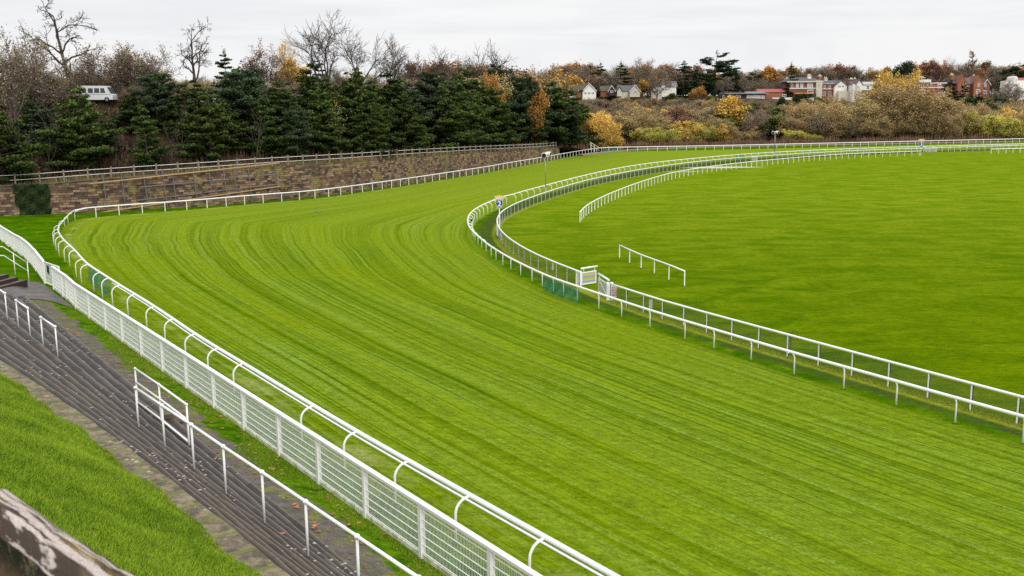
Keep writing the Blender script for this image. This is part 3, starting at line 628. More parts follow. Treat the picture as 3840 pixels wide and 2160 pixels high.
# ------------------------------------------------------------------ rails and fences
def z_at(P): return gz(P[:, 0], P[:, 1])
def post_straight(h, r, matr):
    mb = MB(); mb.tube([(0, 0, -.05), (0, 0, h)], r, 8); return mb.mesh('post', matr, False)
def post_curved(h, off, r, matr):
    P = [(0, 0, -.05), (0, 0, h - off * .95)] + [(off * .92 * (1 - cos(a)), 0, h - off * .95 + off * .85 * sin(a)) for a in np.linspace(.2, pi / 2, 6)] + [(off, 0, h - off * .09)]
    mb = MB(); mb.tube(P, r, 8); return mb.mesh('curved_post', matr, True)
def rail_run(name, label, rail3d, rr, posts, pmesh, parts=None, group=None, cat='rail', limit=100, strip=None):
    """rail3d (n,3) line of the rail; posts list of (x, y, rotz); every post is a child, the 100 nearest the camera as parts of their own"""
    P0 = posts[0]; root = thing(name, label, cat, (P0[0], P0[1], float(gz(P0[0], P0[1]))), 0, group)
    mb = MB(); mb.tube(rail3d, rr, 10); mb.build('rail', WHITE, root, True)
    if strip is not None: strip.build('rail_channel', STEEL, root)
    order = sorted(posts, key=lambda p: p[0] ** 2 + p[1] ** 2)
    for p in order[:limit]:
        lean = p[3] if len(p) > 3 else 0
        o = link('post', pmesh, root, (p[0] - P0[0], p[1] - P0[1], float(gz(p[0], p[1])) - root.location[2])); o.rotation_euler = (lean, 0, p[2])
    if len(order) > limit:
        me = pmesh; nv = len(me.vertices); co = np.zeros(nv * 3, np.float32); me.vertices.foreach_get('co', co); co = co.reshape(-1, 3)
        fs = [tuple(q.vertices) for q in me.polygons]; m = MB()
        for p in order[limit:]:
            c, s = cos(p[2]), sin(p[2]); V = co @ np.array([[c, s, 0], [-s, c, 0], [0, 0, 1]]) + np.array([p[0], p[1], float(gz(p[0], p[1]))])
            m.add(V, [f for f in fs if len(f) == 4], [f for f in fs if len(f) == 3])
        tag(m.build('post', WHITE, root), kind='stuff')
    return root
def lift(P, h): return np.stack([P[:, 0], P[:, 1], z_at(P) + h], 1)
def even_posts(P, step, phase=0.0, side=0.0, jit=.0):
    Q = resample(P, step, phase); T, N = normals(Q)
    return [(q[0], q[1], atan2(n[1], n[0]) + (pi if side < 0 else 0)) for q, n in zip(Q, N)]

# outer rail round the near bend: stanchions curve in towards the course
C1 = catmull(smooth(np.array(R1C), 1), 4)
T1, N1 = normals(C1); off = .42
side = -1.0                                              # travelling away from the camera, the course lies on the right
taper = np.clip((len(C1) - 1 - np.arange(len(C1))) / 10.0, 0, 1)
RA = C1.copy(); RA += side * N1 * (off * taper)[:, None]
RAIL1 = lift(RA, 1.12)
pts = []
Cn = np.array(R1C)
for i, p in enumerate(Cn):
    t = Cn[min(i + 1, len(Cn) - 1)] - Cn[max(i - 1, 0)]; t /= np.linalg.norm(t) + 1e-9; nrm = np.array([t[1], -t[0]])
    pts.append((p[0], p[1], atan2(nrm[1], nrm[0])))
st = MB(); _rb = RA - side * N1 * .085; _l = lift(_rb, 1.04); st.strip(_l[:60:2], .05, .022)
rail_run('outer_running_rail', 'white outer running rail on curved stanchions round the near left bend', RAIL1[:], .062, pts, post_curved(1.12, off, .034, WHITE), strip=st)
m = MB(); _rb = RA - side * N1 * .13; m.tube(lift(_rb, 1.05)[:60:2], .028, 8); m.build('rail_flange', WHITE, bpy.data.objects['outer_running_rail'], True)
W2 = np.vstack([RA[-1:], R1W])
rail_run('wall_side_running_rail', 'white running rail on straight posts along the foot of the sandstone wall', lift(W2, 1.12), .075, even_posts(R1W, 2.72, 1.0), post_straight(1.1, .050, WHITE))
rail_run('far_running_rail', 'white running rail across the far end in front of the brown scrub', lift(FARR, 1.15), .10, [(a, b, c, 0) for a, b, c in even_posts(FARR, 2.75, .3)], post_straight(1.12, .055, WHITE))
# inner rail
T, N = normals(R2); i_off = .42
RB = R2 + N * i_off * 1.0                                  # course lies on the left of the direction of travel
_l = lift(RB, 1.14)
ex = [(p[0], p[1]) for p in R2N]; pp = []
E_ = np.array(ex)
for i in range(len(E_)):
    t = E_[min(i + 1, len(E_) - 1)] - E_[max(i - 1, 0)]; t /= np.linalg.norm(t); nrm = np.array([-t[1], t[0]]); pp.append((E_[i][0], E_[i][1], atan2(nrm[1], nrm[0])))
pp = [p for k, p in enumerate(pp) if k == 0 or hypot(p[0] - pp[k - 1][0], p[1] - pp[k - 1][1]) > .9]
far = resample(R2T, 2.75, 1.0); Tn, Nn = normals(far); pp += [(q[0], q[1], atan2(n[1], n[0])) for q, n in zip(far, Nn)]
rail_run('inner_running_rail', 'long white inner running rail with curved stanchions sweeping round the infield', _l, .070, pp, post_curved(1.14, i_off, .036, WHITE))
# infield rails
rail_run('infield_rail', 'white rail on straight posts curving away across the infield turf', lift(R4, 1.08), .065, even_posts(R4, 2.2, .05), post_straight(1.05, .045, WHITE))
R5s = smooth(np.array(R5), 1)
rail_run('short_infield_rail', 'short straight white rail on six posts standing alone on the infield', lift(np.array(R5s), 1.04), .055, [(p[0], p[1], 0) for p in R5s], post_straight(1.02, .042, WHITE))
R6a = np.array(R6)
rail_run('far_infield_rail', 'short white rail at the far right edge of the infield', lift(R6a, 1.05), .09, even_posts(R6a, 2.3, .05), post_straight(1.0, .06, WHITE))

# crowd fence with the dark net
def post_net(h):
    mb = MB(); mb.box((0, 0, h / 2), (.055, .05, h)); return mb
def net_fence(name, label, P, step, phase=0.0):
    Q = resample(P, step, phase); T, N = normals(Q); z = z_at(Q); root = thing(name, label, 'fence', (Q[0][0], Q[0][1], float(z[0])))
    mb = MB(); mb.tube(lift(P, 1.12), .062, 10); mb.build('top_rail', WHITE, root, True)
    pm = MB(); pm.box((0, .0, .54), (.072, .06, 1.14)); pmesh = pm.mesh('post', WHITE)
    em = MB(); em.box((.055, 0, .53), (.022, .03, 1.04)); em.box((-.055, 0, .53), (.022, .03, 1.04)); emesh = em.mesh('net_edge', DARKEDGE)
    idx = sorted(range(len(Q)), key=lambda i: Q[i][0] ** 2 + Q[i][1] ** 2); nearset = set(idx[:95]); rest = MB()
    for i in range(len(Q)):
        a = atan2(T[i][1], T[i][0]); loc = (Q[i][0] - root.location[0], Q[i][1] - root.location[1], float(z[i]) - root.location[2])
        if i in nearset:
            o = link('post', pmesh, root, loc); o.rotation_euler = (0, 0, a); e = link('net_edge', emesh, o)
        else: rest.box((Q[i][0], Q[i][1], z[i] + .54), (.06, .05, 1.12), a)
    if rest.n: tag(rest.build('post', POSTGREY, root), kind='stuff')
    restn = MB(); 
    V = []; F = []; UV = []; s = cumlen(Q)
    cnt = 0; far = ([], [], [])
    for i in range(len(Q) - 1):
        h = 1.03; tgt = None; vv = [(Q[i][0], Q[i][1], z[i] + .03), (Q[i + 1][0], Q[i + 1][1], z[i + 1] + .03), (Q[i + 1][0], Q[i + 1][1], z[i + 1] + h), (Q[i][0], Q[i][1], z[i] + h)]
        uu = [(s[i], 0), (s[i + 1], 0), (s[i + 1], 1), (s[i], 1)]
        if i in nearset:
            me = mesh_np('net_panel', np.array(vv) - np.array(root.location), np.array([[0, 1, 2, 3]]), NET); l = me.uv_layers.new(name='UVMap'); l.data.foreach_set('uv', np.array(uu, np.float32).ravel()); link('net_panel', me, root)
        else: b = len(far[0]); far[0].extend(vv); far[1].append((b, b + 1, b + 2, b + 3)); far[2].extend(uu)
    if far[0]:
        me = mesh_np('net_panel', np.array(far[0]) - np.array(root.location), np.array(far[1]), NET); l = me.uv_layers.new(name='UVMap'); l.data.foreach_set('uv', np.array(far[2], np.float32).ravel()); tag(link('net_panel', me, root), kind='stuff')
    return root
net_fence('infield_crowd_fence', 'white railed infield fence with dark wire net running from the gate to the right edge', FENR, 2.0, .05)
net_fence('infield_crowd_fence', 'white railed infield fence with dark wire net curving behind the inner running rail', FENL, 2.0, .0)
# pale solid panels at the tip of the bend
m = MB(); k = [ground_pt(a, b) for a, b in Z(1700, 550, s4, [(380, 778), (398, 800), (420, 824)])]
root = thing('white_screen_panel', 'curved solid white panel fixed under the rail at the tip of the infield fence', 'panel', (*k[0], float(gz(*k[0]))))
for a, b in zip(k[:-1], k[1:]):
    d = np.array([b[0] - a[0], b[1] - a[1]]); L = np.linalg.norm(d); c = (np.array(a) + np.array(b)) / 2; m.box((c[0], c[1], gz(*c) + .53), (L * 1.0, .03, .98), atan2(d[1], d[0]))
m.build('panel', WHITEW, root)

# white mesh fence in front of the terraces
def mesh_fence(name, label, P, h=1.30, board=True, group=None):
    P = [np.array(p) for p in P]; z = [float(gz(*p)) for p in P]; root = thing(name, label, 'fence', (P[0][0], P[0][1], z[0]), 0, group)
    pm = MB(); pm.box((0, 0, h / 2 - .02), (.12, .12, h + .02)); pmesh = pm.mesh('post', WHITEW)
    A3 = np.array([(p[0], p[1], q + h + .035) for p, q in zip(P, z)]); mb = MB(); mb.strip(A3, .14, .07); mb.build('top_rail', WHITEW, root)
    for i, p in enumerate(P):
        t = P[min(i + 1, len(P) - 1)] - P[max(0, i - 1)]; o = link('post', pmesh, root, (p[0] - P[0][0], p[1] - P[0][1], z[i] - z[0])); o.rotation_euler = (0, 0, atan2(t[1], t[0]))
    for i in range(len(P) - 1):
        a = np.array([*P[i], z[i]]); b = np.array([*P[i + 1], z[i + 1]]); d = b - a; L = np.linalg.norm(d[:2]); nr = np.array([-d[1], d[0], 0]) / L; pn = MB()
        nh = 6
        for q in range(nh):
            zz = .16 + (h - .22) * q / (nh - .6); pn.tube([a + d * .025 + (0, 0, zz), a + d * .975 + (0, 0, zz)], .0135, 4, False)
        nv = int(L / .062)
        V = []; Q = []
        for q in range(1, nv):
            c = a + d * (.02 + .96 * q / nv); t = d / L * .0038; b0 = len(V)
            for dz in (.10, h - .04):
                V += [c - t + (0, 0, dz), c + t + (0, 0, dz), c + nr * .008 + (0, 0, dz)]
            Q += [(b0, b0 + 1, b0 + 4, b0 + 3), (b0 + 1, b0 + 2, b0 + 5, b0 + 4), (b0 + 2, b0, b0 + 3, b0 + 5)]
        pn.add(V, Q); pn.build('mesh_panel', WHITEW, root)
        if board:
            bd = MB(); c = (a + b) / 2; bd.box((c[0], c[1], c[2] + .055), (L * .96, .04, .13), atan2(d[1], d[0])); bd.build('kick_board', ALGAE, root)
    return root
mesh_fence('white_mesh_fence', 'white steel mesh fence with square posts along the grass strip below the terraces', WF_B, 1.30)
mesh_fence('white_mesh_fence', 'white mesh fence bending away to the left edge beyond the open gate', WF_A, 1.34)
ga = np.array(WF_A[-1]); _p = at_z(217.4, 1000, float(gz(*ga)) + 1.33)[:2]; gd = (_p - ga); gl = np.linalg.norm(gd); gd /= gl
g0 = ga + gd * .12; gzv = float(gz(*g0)); root = thing('white_mesh_gate', 'open white mesh gate with a small navy sign beside the white fence', 'gate', (*g0, gzv))
m = MB(); gl = min(gl, 3.6)
for u in (0, gl): m.box((*(g0 + gd * u), gzv + .68), (.07, .07, 1.34), atan2(gd[1], gd[0]))
for zz in (.08, 1.33): c = g0 + gd * gl / 2; m.box((*c, gzv + zz), (gl - .08, .06, .06), atan2(gd[1], gd[0]))
m.build('gate_frame', WHITEW, root); m = MB()
for q in range(1, 6): m.tube([(*(g0 + gd * .05), gzv + .08 + q * .21), (*(g0 + gd * (gl - .05)), gzv + .08 + q * .21)], .011, 4)
for q in range(1, int(gl / .07)): c = g0 + gd * q * .07; m.box((*c, gzv + .70), (.008, .008, 1.2), 0)
m.build('mesh_panel', WHITEW, root)
sg = np.array(at_z(186, 1008, gzv + 1.0)[:2]); u = (sg - g0) @ gd; sg = g0 + gd * np.clip(u, .4, gl - .5); m = MB(); nrm = np.array([gd[1], -gd[0]]) * (1 if np.array([gd[1], -gd[0]]) @ (-g0) > 0 else -1)
m.box((*(sg + nrm * .05), gzv + .98), (.36, .02, .46), atan2(gd[1], gd[0])); tag(m.build('notice', NAVY, root), 'blank looking navy notice')

# handrails on the terraces
def ball_rail(root, P, r=.034, ball=True):
    pass
def terr_z(x, y):
    w, v = WV(x, y)
    if w < -8.5: return float(gz(x, y))
    k = max([j for j in range(11) if w_edge(j, v) <= w] or [0]); return z_tread(k)
def stand(px, py):                              # a foot standing on the stepped terrace
    z = 2.9
    for _ in range(25):
        P = at_z(px, py, z); zn = terr_z(P[0], P[1]); z = z * .5 + zn * .5
    return np.array([P[0], P[1], zn])
def handrail(label, feet, h, group, ends=None, extra=None):
    root = thing('handrail', label, 'handrail', tuple(feet[0]), 0, group)
    tops = [f + (0, 0, h) for f in feet]; P = list(tops)
    if ends: P = ends[0] + P + ends[1]
    m = MB(); m.tube(P, .036, 10); m.build('rail', WHITE, root, True)
    for f in feet:
        m = MB(); m.tube([f - (0, 0, .02), f + (0, 0, h - .02)], .029, 10); m.build('post', WHITE, root, True)
    for f in tops: m = MB(); m.sphere(f, .060, 10, 8, (1.0, 1.0, .95)); m.build('ball_joint', WHITE, root, True)
    return root
HG = 'white tubular handrails on the terraces'
F_ = [stand(*p) for p in Z(0, 1050, s2, [(120, 635), (298, 765), (487, 908), (697, 1068), (930, 1240)])]
handrail('white handrail on the terrace cut by the left edge of the picture', [F_[0], F_[0] + (F_[1] - F_[2]) * 1.0], 1.18, HG)
handrail('short white two post handrail on the terrace, farther of the pair', [F_[1], F_[2]], 1.18, HG)
handrail('short white two post handrail on the terrace, nearer of the pair', [F_[3], F_[4]], 1.18, HG)
LF = [stand(*p) for p in Z(0, 1050, s4, [(1215, 1290)]) + Z(500, 1700, .31056, [(-170, -390)]) + Z(500, 1700, .31056, [(735, 190), (1120, 488), (1585, 838), (2110, 1240)])]
LF = [LF[0], stand(*Z(0, 1540, s4, [(1445, 320)])[0])] + LF[2:]
LF = [LF[0]] + LF[1:2] + LF[3:] if np.linalg.norm(LF[1] - LF[2]) < .8 else LF
_d = (LF[-1] - LF[-2]); LF += [LF[-1] + _d, LF[-1] + 2 * _d]
handrail('long white handrail with ball joints running down the terrace to the bottom edge', LF, 1.18, HG)
P3 = [np.array([*XY(-7.98 + .0 * i, WV(*at_z(px, py, 2.55)[:2])[1]), 2.5]) for i, (px, py) in enumerate([(517, 1520), (602, 1590), (710, 1673)])]
P3 = [np.array([*at_z(px, py, 2.52)[:2], 2.52]) for px, py in [(517, 1520), (606, 1588), (710, 1673)]]
root = thing('guard_rail', 'three bar white guard rail with three posts behind the long handrail', 'guard rail', tuple(P3[0]), 0, HG)
hh = [1.22, 1.22, 1.22]
for f in P3: m = MB(); m.tube([f - (0, 0, .3), f + (0, 0, 1.24)], .028, 10); m.build('post', WHITE, root, True)
for dz in (1.24, .78, .12): m = MB(); m.tube([f + (0, 0, dz) for f in P3], .032, 10); m.build('rail', WHITE, root, True)
for f in P3: m = MB(); m.sphere(f + (0, 0, 1.24), .045, 10, 8); m.build('ball_joint', WHITE, root, True)
# low kerb block by the guard rail
kb = at_z(*Z(400, 1330, s9, [(1150, 1235)])[0], 2.4); m = MB(); m.box((kb[0], kb[1], 2.42), (1.1, .22, .30), math.atan2(-.82, .572) + 1.35); tag(m.build('kerb_block', CONC), 'stained concrete kerb block on the gravel beside the guard rail', 'kerb block')

# concrete steps and their handrail at the left edge
def steps_left():
    base = np.array(at_z(103, 1063, 2.32)); root = thing('concrete_steps', 'flight of five dark concrete steps rising to the left edge', 'steps', tuple(base))
    a = np.array(at_z(103, 1063, 2.32)[:2]); b = np.array(at_z(-60, 1108, 2.32)[:2]); d = (b - a); d /= np.linalg.norm(d); n = np.array([-d[1], d[0]]); n = n if n[1] > 0 else -n
    for k in range(6):
        q = a + n * .35 * k - d * 0; z0 = 2.25; z1 = 2.32 + .21 * (k + 1); m = MB(); off = d * (.29 * k) * 1.0
        s = q + off * 1.0; e = q + off + d * 5; P = [(*s, z0 - .2), (*e, z0 - .2), (*(e + n * (.38 if k < 5 else 3)), z0 - .2), (*(s + n * (.38 if k < 5 else 3)), z0 - .2)]
        m.prism(P, (0, 0, z1 - z0 + .2)); o = m.build('step', CONC, root); o.data.materials.append(RISER)
        for f in o.data.polygons:
            if abs(f.normal.z) < .5: f.material_index = 1
    f = [np.array([*at_z(109, 1057, 2.34)[:2], 2.34]), np.array([*at_z(57, 1024, 2.95)[:2], 2.95])]
    t = [np.array(at_z(103, 996, 0) * 0 + f[0] + (0, 0, 1.12)), f[1] + (0, 0, 1.12)]
    e = t[1] + (t[1] - t[0]) * .75; e2 = e + (e - t[1]) * np.array([1, 1, 0.1])
    r = thing('handrail', 'white two bar handrail beside the concrete steps at the left edge', 'handrail', tuple(f[0]), 0, None)
    for q in f: m = MB(); m.tube([q - (0, 0, .1), q + (0, 0, 1.12)], .024, 10); m.build('post', WHITE, r, True)
    for dz in (0, -.5): m = MB(); m.tube([p + (0, 0, dz) for p in (t[0], t[1], e, e2)], .027, 10); m.build('rail', WHITE, r, True)
    for p in (t[0], t[0] - (0, 0, .5), t[1], t[1] - (0, 0, .5)): m = MB(); m.sphere(p, .045); m.build('ball_joint', WHITE, r, True)
steps_left()
# asphalt apron between the steps and the fence
ap = [XY(-8.45, -56.9), XY(-9.2, -57.0), XY(-9.75, -56.5)] + [ground_pt(*q) for q in Z(0, 1050, s2, [(1190, 465), (1050, 345), (900, 235), (790, 150), (720, 90), (620, 40), (450, 45), (200, 110), (0, 150), (-400, 230), (-900, 330)])] + [XY(-2, -57)]
me = bpy.data.meshes.new('asphalt'); import bmesh
bm = bmesh.new(); vs = [bm.verts.new((x, y, 0)) for x, y in ap]; f = bm.faces.new(vs); bmesh.ops.triangulate(bm, faces=[f])
bmesh.ops.subdivide_edges(bm, edges=bm.edges[:], cuts=6, use_grid_fill=True)
for v in bm.verts: v.co.z = float(gz(v.co.x, v.co.y)) + .035
bmesh.ops.recalc_face_normals(bm, faces=bm.faces[:]); bm.to_mesh(me); bm.free(); me.materials.append(ASPH); tag(link('asphalt_path', me), kind='structure')
# ------------------------------------------------------------------ retaining wall, slope behind it, far bank
def wall_height():
    tops = Z(0, 500, s4, [(-300, 490), (0, 470), (440, 440), (800, 408), (1000, 392), (1300, 372), (1700, 352), (2000, 325), (2570, 283)]) + Z(900, 500, s4, [(650, 278), (1000, 250), (1500, 213), (2000, 178), (2500, 150)]) + [(2130, 553), (2225, 549)]
    tx = [a for a, b in tops]; ty = [b for a, b in tops]; H_ = []
    for x, y in WALLC:
        best = 3.5
        for h in np.arange(.2, 6.5, .05):
            px, py = pix((x, y, h)); 
            if py <= np.interp(px, tx, ty): best = h; break
        H_.append(best)
    return np.array(H_)
HW = wall_height(); HW = np.convolve(np.pad(HW, 3, 'edge'), np.ones(7) / 7, 'valid'); HW = np.clip(HW, .6, 5.2)
SB = cumlen(BND); HB = np.concatenate([HW, np.zeros(len(BND) - NW)]); HB[NW:NW + 6] = np.linspace(HW[-1], 0, 6)
SW = SB[NW - 1]
def ht(x, y, D=None, S=None):
    x = np.atleast_1d(np.asarray(x, float)); y = np.atleast_1d(np.asarray(y, float))
    if D is None: D, S = pdist(x, y, BND)
    rim = np.interp(S, SB, HB); k = np.clip((S - (SW - 55)) / 55, 0, 1)
    P = np.where(S < SW, 13.0 - 5.5 * k, np.interp(S, [SW, SW + 60, SW + 120], [7.5, 8, 14.3]))
    d0 = np.interp(S, [SW, SW + 70], [2.4, 42.0]); d1 = np.interp(S, [SW, SW + 70], [25.0, 92.0])
    t = sst((D - d0) / (d1 - d0)); base = rim + (P - rim) * t
    und = .5 * np.sin(x * .11 + 1) * np.sin(y * .09) * t
    return base + und + np.clip(D - 100, 0, 900) * .012
def make_hill():
    rr = [98.0]
    while rr[-1] < 900: rr.append(rr[-1] * 1.011)
    rr += [1300, 2200, 4000]; rr = np.array(rr); an = np.radians(np.arange(-64, 64, .45)); R_, A_ = np.meshgrid(rr, an, indexing='ij'); X = (R_ * np.sin(A_)).ravel(); Y = (R_ * np.cos(A_)).ravel()
    D, S = pdist(X, Y, BND); out = ~inside(X, Y, np.vstack([BND, [(1500, -300), (-300, -300), (-300, 90)]])); Zz = ht(X, Y, D, S)
    na = len(an); nr = len(rr); i = (np.arange(nr - 1)[:, None] * na + np.arange(na - 1)[None]).ravel(); F = np.stack([i, i + na, i + na + 1, i + 1], 1)[:, ::-1]
    ok = (out & (D > 2.2)); F = F[ok[F].all(1)]
    tag(link('hillside', mesh_np('hillside', np.stack([X, Y, Zz], 1), F, HILL, True)), kind='structure')
    # level verge just behind the wall top and the far boundary
    B = resample(BND, 2.0); T, N = normals(B); ds = [0, .5, 1.0, 1.7, 2.5, 3.6, 5.0]; V = []; sb = cumlen(B)
    for d in ds:
        Q = B + N * d; z = ht(Q[:, 0], Q[:, 1], np.full(len(Q), d), sb) + (.03 if d < 4 else -.25)
        V.append(np.stack([Q[:, 0], Q[:, 1], z], 1))
    n = len(B); F = [(a * n + i, a * n + i + 1, (a + 1) * n + i + 1, (a + 1) * n + i) for a in range(len(ds) - 1) for i in range(n - 1)]
    tag(link('verge', mesh_np('verge', np.vstack(V), F, VERGE, True)), kind='structure')
make_hill()
def make_wall():
    W = resample(WALLC, 1.0); s = cumlen(W); h = np.interp(s, cumlen(WALLC), HW); T, N = normals(W)
    h2 = h + .10 * (vnoise(s, s * 0, .35, 5) - .5); root = thing('retaining_wall', 'long dark red sandstone retaining wall along the far side of the bend', 'stone wall', (*W[0], 0))
    V = []; UV = []; n = len(W); lv = np.linspace(0, 1, 8)
    for u in lv:
        back = u * .30
        Q = W - N * (.30 - back); z = -.1 + (h2 + .1) * u; V += list(zip(Q[:, 0], Q[:, 1], z)); UV += list(zip(s, z))
    m = len(lv); F = [(a * n + i, a * n + i + 1, (a + 1) * n + i + 1, (a + 1) * n + i) for a in range(m - 1) for i in range(n - 1)]
    Q = W + N * .75; b = len(V); V += list(zip(Q[:, 0], Q[:, 1], h2 + .01)); UV += list(zip(s, h2 + .6)); F += [((m - 1) * n + i, (m - 1) * n + i + 1, b + i + 1, b + i) for i in range(n - 1)]
    b2 = len(V); V += list(zip(Q[:, 0], Q[:, 1], 0 * h2 - .1)); UV += list(zip(s, 0 * s)); F += [(b + i, b + i + 1, b2 + i + 1, b2 + i) for i in range(n - 1)]
    me = mesh_np('wall', np.array(V) - np.array(root.location), np.array(F)[:, ::-1], STONE); l = me.uv_layers.new(name='UVMap'); li = np.zeros(len(me.loops), np.int32); me.loops.foreach_get('vertex_index', li); l.data.foreach_set('uv', np.array(UV, np.float32)[li].ravel())
    link('masonry', me, root)
    # coping course along the left part
    mb = MB(); k = 62; Qc = W[:k] + N[:k] * .12; P = np.stack([Qc[:, 0], Qc[:, 1], h2[:k] + .02], 1); mb.strip(P, .50, .16); mb.build('coping', CONC, root)
    return W, h2, N, T, s
WW, WH, WN, WT_, WS = make_wall()
def on_wall(px, py, prd=.22):                  # point on the wall face seen at a picture point
    y = 110.0; best = None
    for i in range(len(WW) - 1):
        a, b = WW[i] - WN[i] * .0, WW[i + 1]; xa = pix((*a, 2))[0]; xb = pix((*b, 2))[0]
        if xa <= px <= xb:
            t = (px - xa) / (xb - xa); q = a + (b - a) * t; P = at_depth(px, py, q[1]); n = WN[i]; return np.array([P[0] - n[0] * prd, P[1] - n[1] * prd, P[2]])
    return np.array([*WW[0], 1.0])
# ivy patch
def make_ivy():
    V = []; F = []; sh = []; root_px = []
    poly = np.array(Z(0, 560, .24845, [(200, 540), (730, 520), (760, 760), (770, 975), (300, 985), (240, 700)]))
    n = 0
    for k in range(9000):
        px = random.uniform(45, 200); py = random.uniform(688, 808)
        edge = 6 * sin(py * .11) + 5 * sin(px * .23)
        if not inside(np.array([px + edge * .6]), np.array([py + edge * .3]), poly)[0]: continue
        P = on_wall(px, py, .35 + random.random() * .12); s = random.uniform(.05, .10); a = random.random() * 6.28; b = len(V); nn = NR.randn(3) * .5 + np.array([.2, -1, .3]); nn /= np.linalg.norm(nn); u = np.cross(nn, (0, 0, 1)); u /= np.linalg.norm(u); w = np.cross(nn, u)
        for q in range(4): t = a + q * pi / 2; V.append(P + (u * cos(t) + w * sin(t)) * s)
        F.append((b, b + 1, b + 2, b + 3)); c = np.clip(random.random() * .7 + .35 * sin(px * .09) * sin(py * .12), 0, 1); sh += [c] * 4
    V = np.array(V); me = mesh_np('ivy', V - V[0], F, IVY); attr(me, 'shade', sh); tag(link('ivy', me, None, tuple(V[0])), 'dark ivy patch hanging on the sandstone wall near the left edge', 'ivy')
make_ivy()
# scaffold poles and planks leaning on the wall
def pole_line(a, b, r, name, label, cat, matr, prd=.34, group=None, flat=False):
    A = on_wall(*a, prd); B = on_wall(*b, prd); m = MB()
    if flat:
        m.tube([A, B], r * 1.3, 4)
    else: m.tube([A, B], r * 1.35, 6)
    tag(m.build(name, matr), label, cat, group)
for (a, b) in [((1540, 350), (1625, 945)), ((1820, 340), (1900, 950)), ((2150, 320), (2242, 930)), ((2435, 300), (2525, 890))]:
    q = Z(0, 560, .24845, [a, b]); pole_line(q[0], q[1], .045, 'scaffold_pole', 'dark upright pole leaning on the sandstone wall', 'pole', POLE, group='dark upright poles on the wall')
for (a, b) in [((1500, 310), (1545, 655)), ((1682, 300), (1725, 640)), ((1818, 290), (1858, 630)), ((1945, 285), (1985, 615)), ((2035, 275), (2075, 605)), ((2158, 265), (2198, 600)), ((2285, 262), (2318, 590)), ((2400, 255), (2432, 590))]:
    q = Z(0, 500, s4, [a, b]); pole_line(q[0], q[1], .045, 'scaffold_pole', 'dark upright pole leaning on the sandstone wall', 'pole', POLE, group='dark upright poles on the wall')
for (a, b) in [((1220, 470), (1740, 425)), ((1205, 585), (1750, 525)), ((1770, 420), (1995, 402)), ((1780, 518), (2210, 468)), ((1995, 385), (2210, 377)), ((2245, 370), (2420, 358)), ((2240, 465), (2430, 445))]:
    q = Z(0, 500, s4, [a, b]); pole_line(q[0], q[1], .05, 'scaffold_board', 'grey horizontal board fixed across the wall poles', 'board', POLE, .40, 'grey horizontal boards on the wall')
_g = 'long new timber planks on the wall'
q = Z(0, 500, s4, [(790, 438), (2430, 258)]); 
def multi(name, pts, label, matr, r, prd, group):
    m = MB(); P = [on_wall(pts[0][0] + (pts[1][0] - pts[0][0]) * t, pts[0][1] + (pts[1][1] - pts[0][1]) * t, prd) for t in np.linspace(0, 1, 14)]; m.tube(P, r * 1.5, 4); tag(m.build(name, matr), label, 'plank', group)
multi('timber_plank', q, 'long orange timber plank running along the top of the wall poles', PLANK, .055, .42, _g)
q = Z(0, 500, s4, [(830, 697), (2440, 462)]); multi('timber_plank', q, 'long orange timber plank running diagonally across the foot of the wall', PLANK, .05, .42, _g)
# post and rail fence on the wall top
def wall_fence():
    B = offset(WALLC, .55); Q = resample(B, 2.62, 1.2); T, N = normals(Q); s = cumlen(B); sq = np.interp(np.arange(len(Q)), np.arange(len(Q)), 1.2 + 2.62 * np.arange(len(Q)))
    z = np.interp(sq, s, HW); keep = [i for i in range(len(Q)) if pix((Q[i][0], Q[i][1], z[i]))[0] < 2222]
    Q = Q[keep]; z = z[keep]; root = thing('wall_top_fence', 'brown post fence with two white rails on top of the sandstone wall', 'fence', (*Q[0], z[0]))
    pm = MB(); pm.box((0, 0, .66), (.17, .17, 1.5)); pmesh = pm.mesh('post', POSTC)
    order = sorted(range(len(Q)), key=lambda i: Q[i][0] ** 2 + Q[i][1] ** 2)
    for i in order[:98]: link('post', pmesh, root, (Q[i][0] - Q[0][0], Q[i][1] - Q[0][1], z[i] - z[0])).rotation_euler = (0, 0, atan2(T[i][1], T[i][0]))
    for h in (1.18, .60):
        P = np.stack([Q[:, 0], Q[:, 1], z + h], 1); P[:, :2] += N[keep] * .02; m = MB(); m.tube(P, .030, 5); m.build('rail', WHITEW, root)
    return Q, z
WQ, WZ = wall_fence()
# stair rail where the wall ends
e = [np.array([*at_depth(2206, 547, 236)]), np.array([*at_depth(2226, 560, 238)]), np.array([*at_depth(2246, 568, 240)])]
root = thing('stair_railing', 'sloping white railing where the sandstone wall ends', 'railing', tuple(e[0] - (0, 0, 1.0)))
m = MB(); m.tube([at_depth(2212, 532, 236), at_depth(2250, 556, 240)], .05, 5); m.tube([at_depth(2212, 541, 236), at_depth(2246, 564, 240)], .04, 5); m.build('rail', WHITE, root)
for a, b, y in ((2216, 0, 236), (2228, 0, 238)):
    m = MB(); t = at_depth(a, 533 + (a - 2212) * .6, y); m.tube([t, t - (0, 0, 1.7)], .07, 5); m.build('post', WHITE, root)

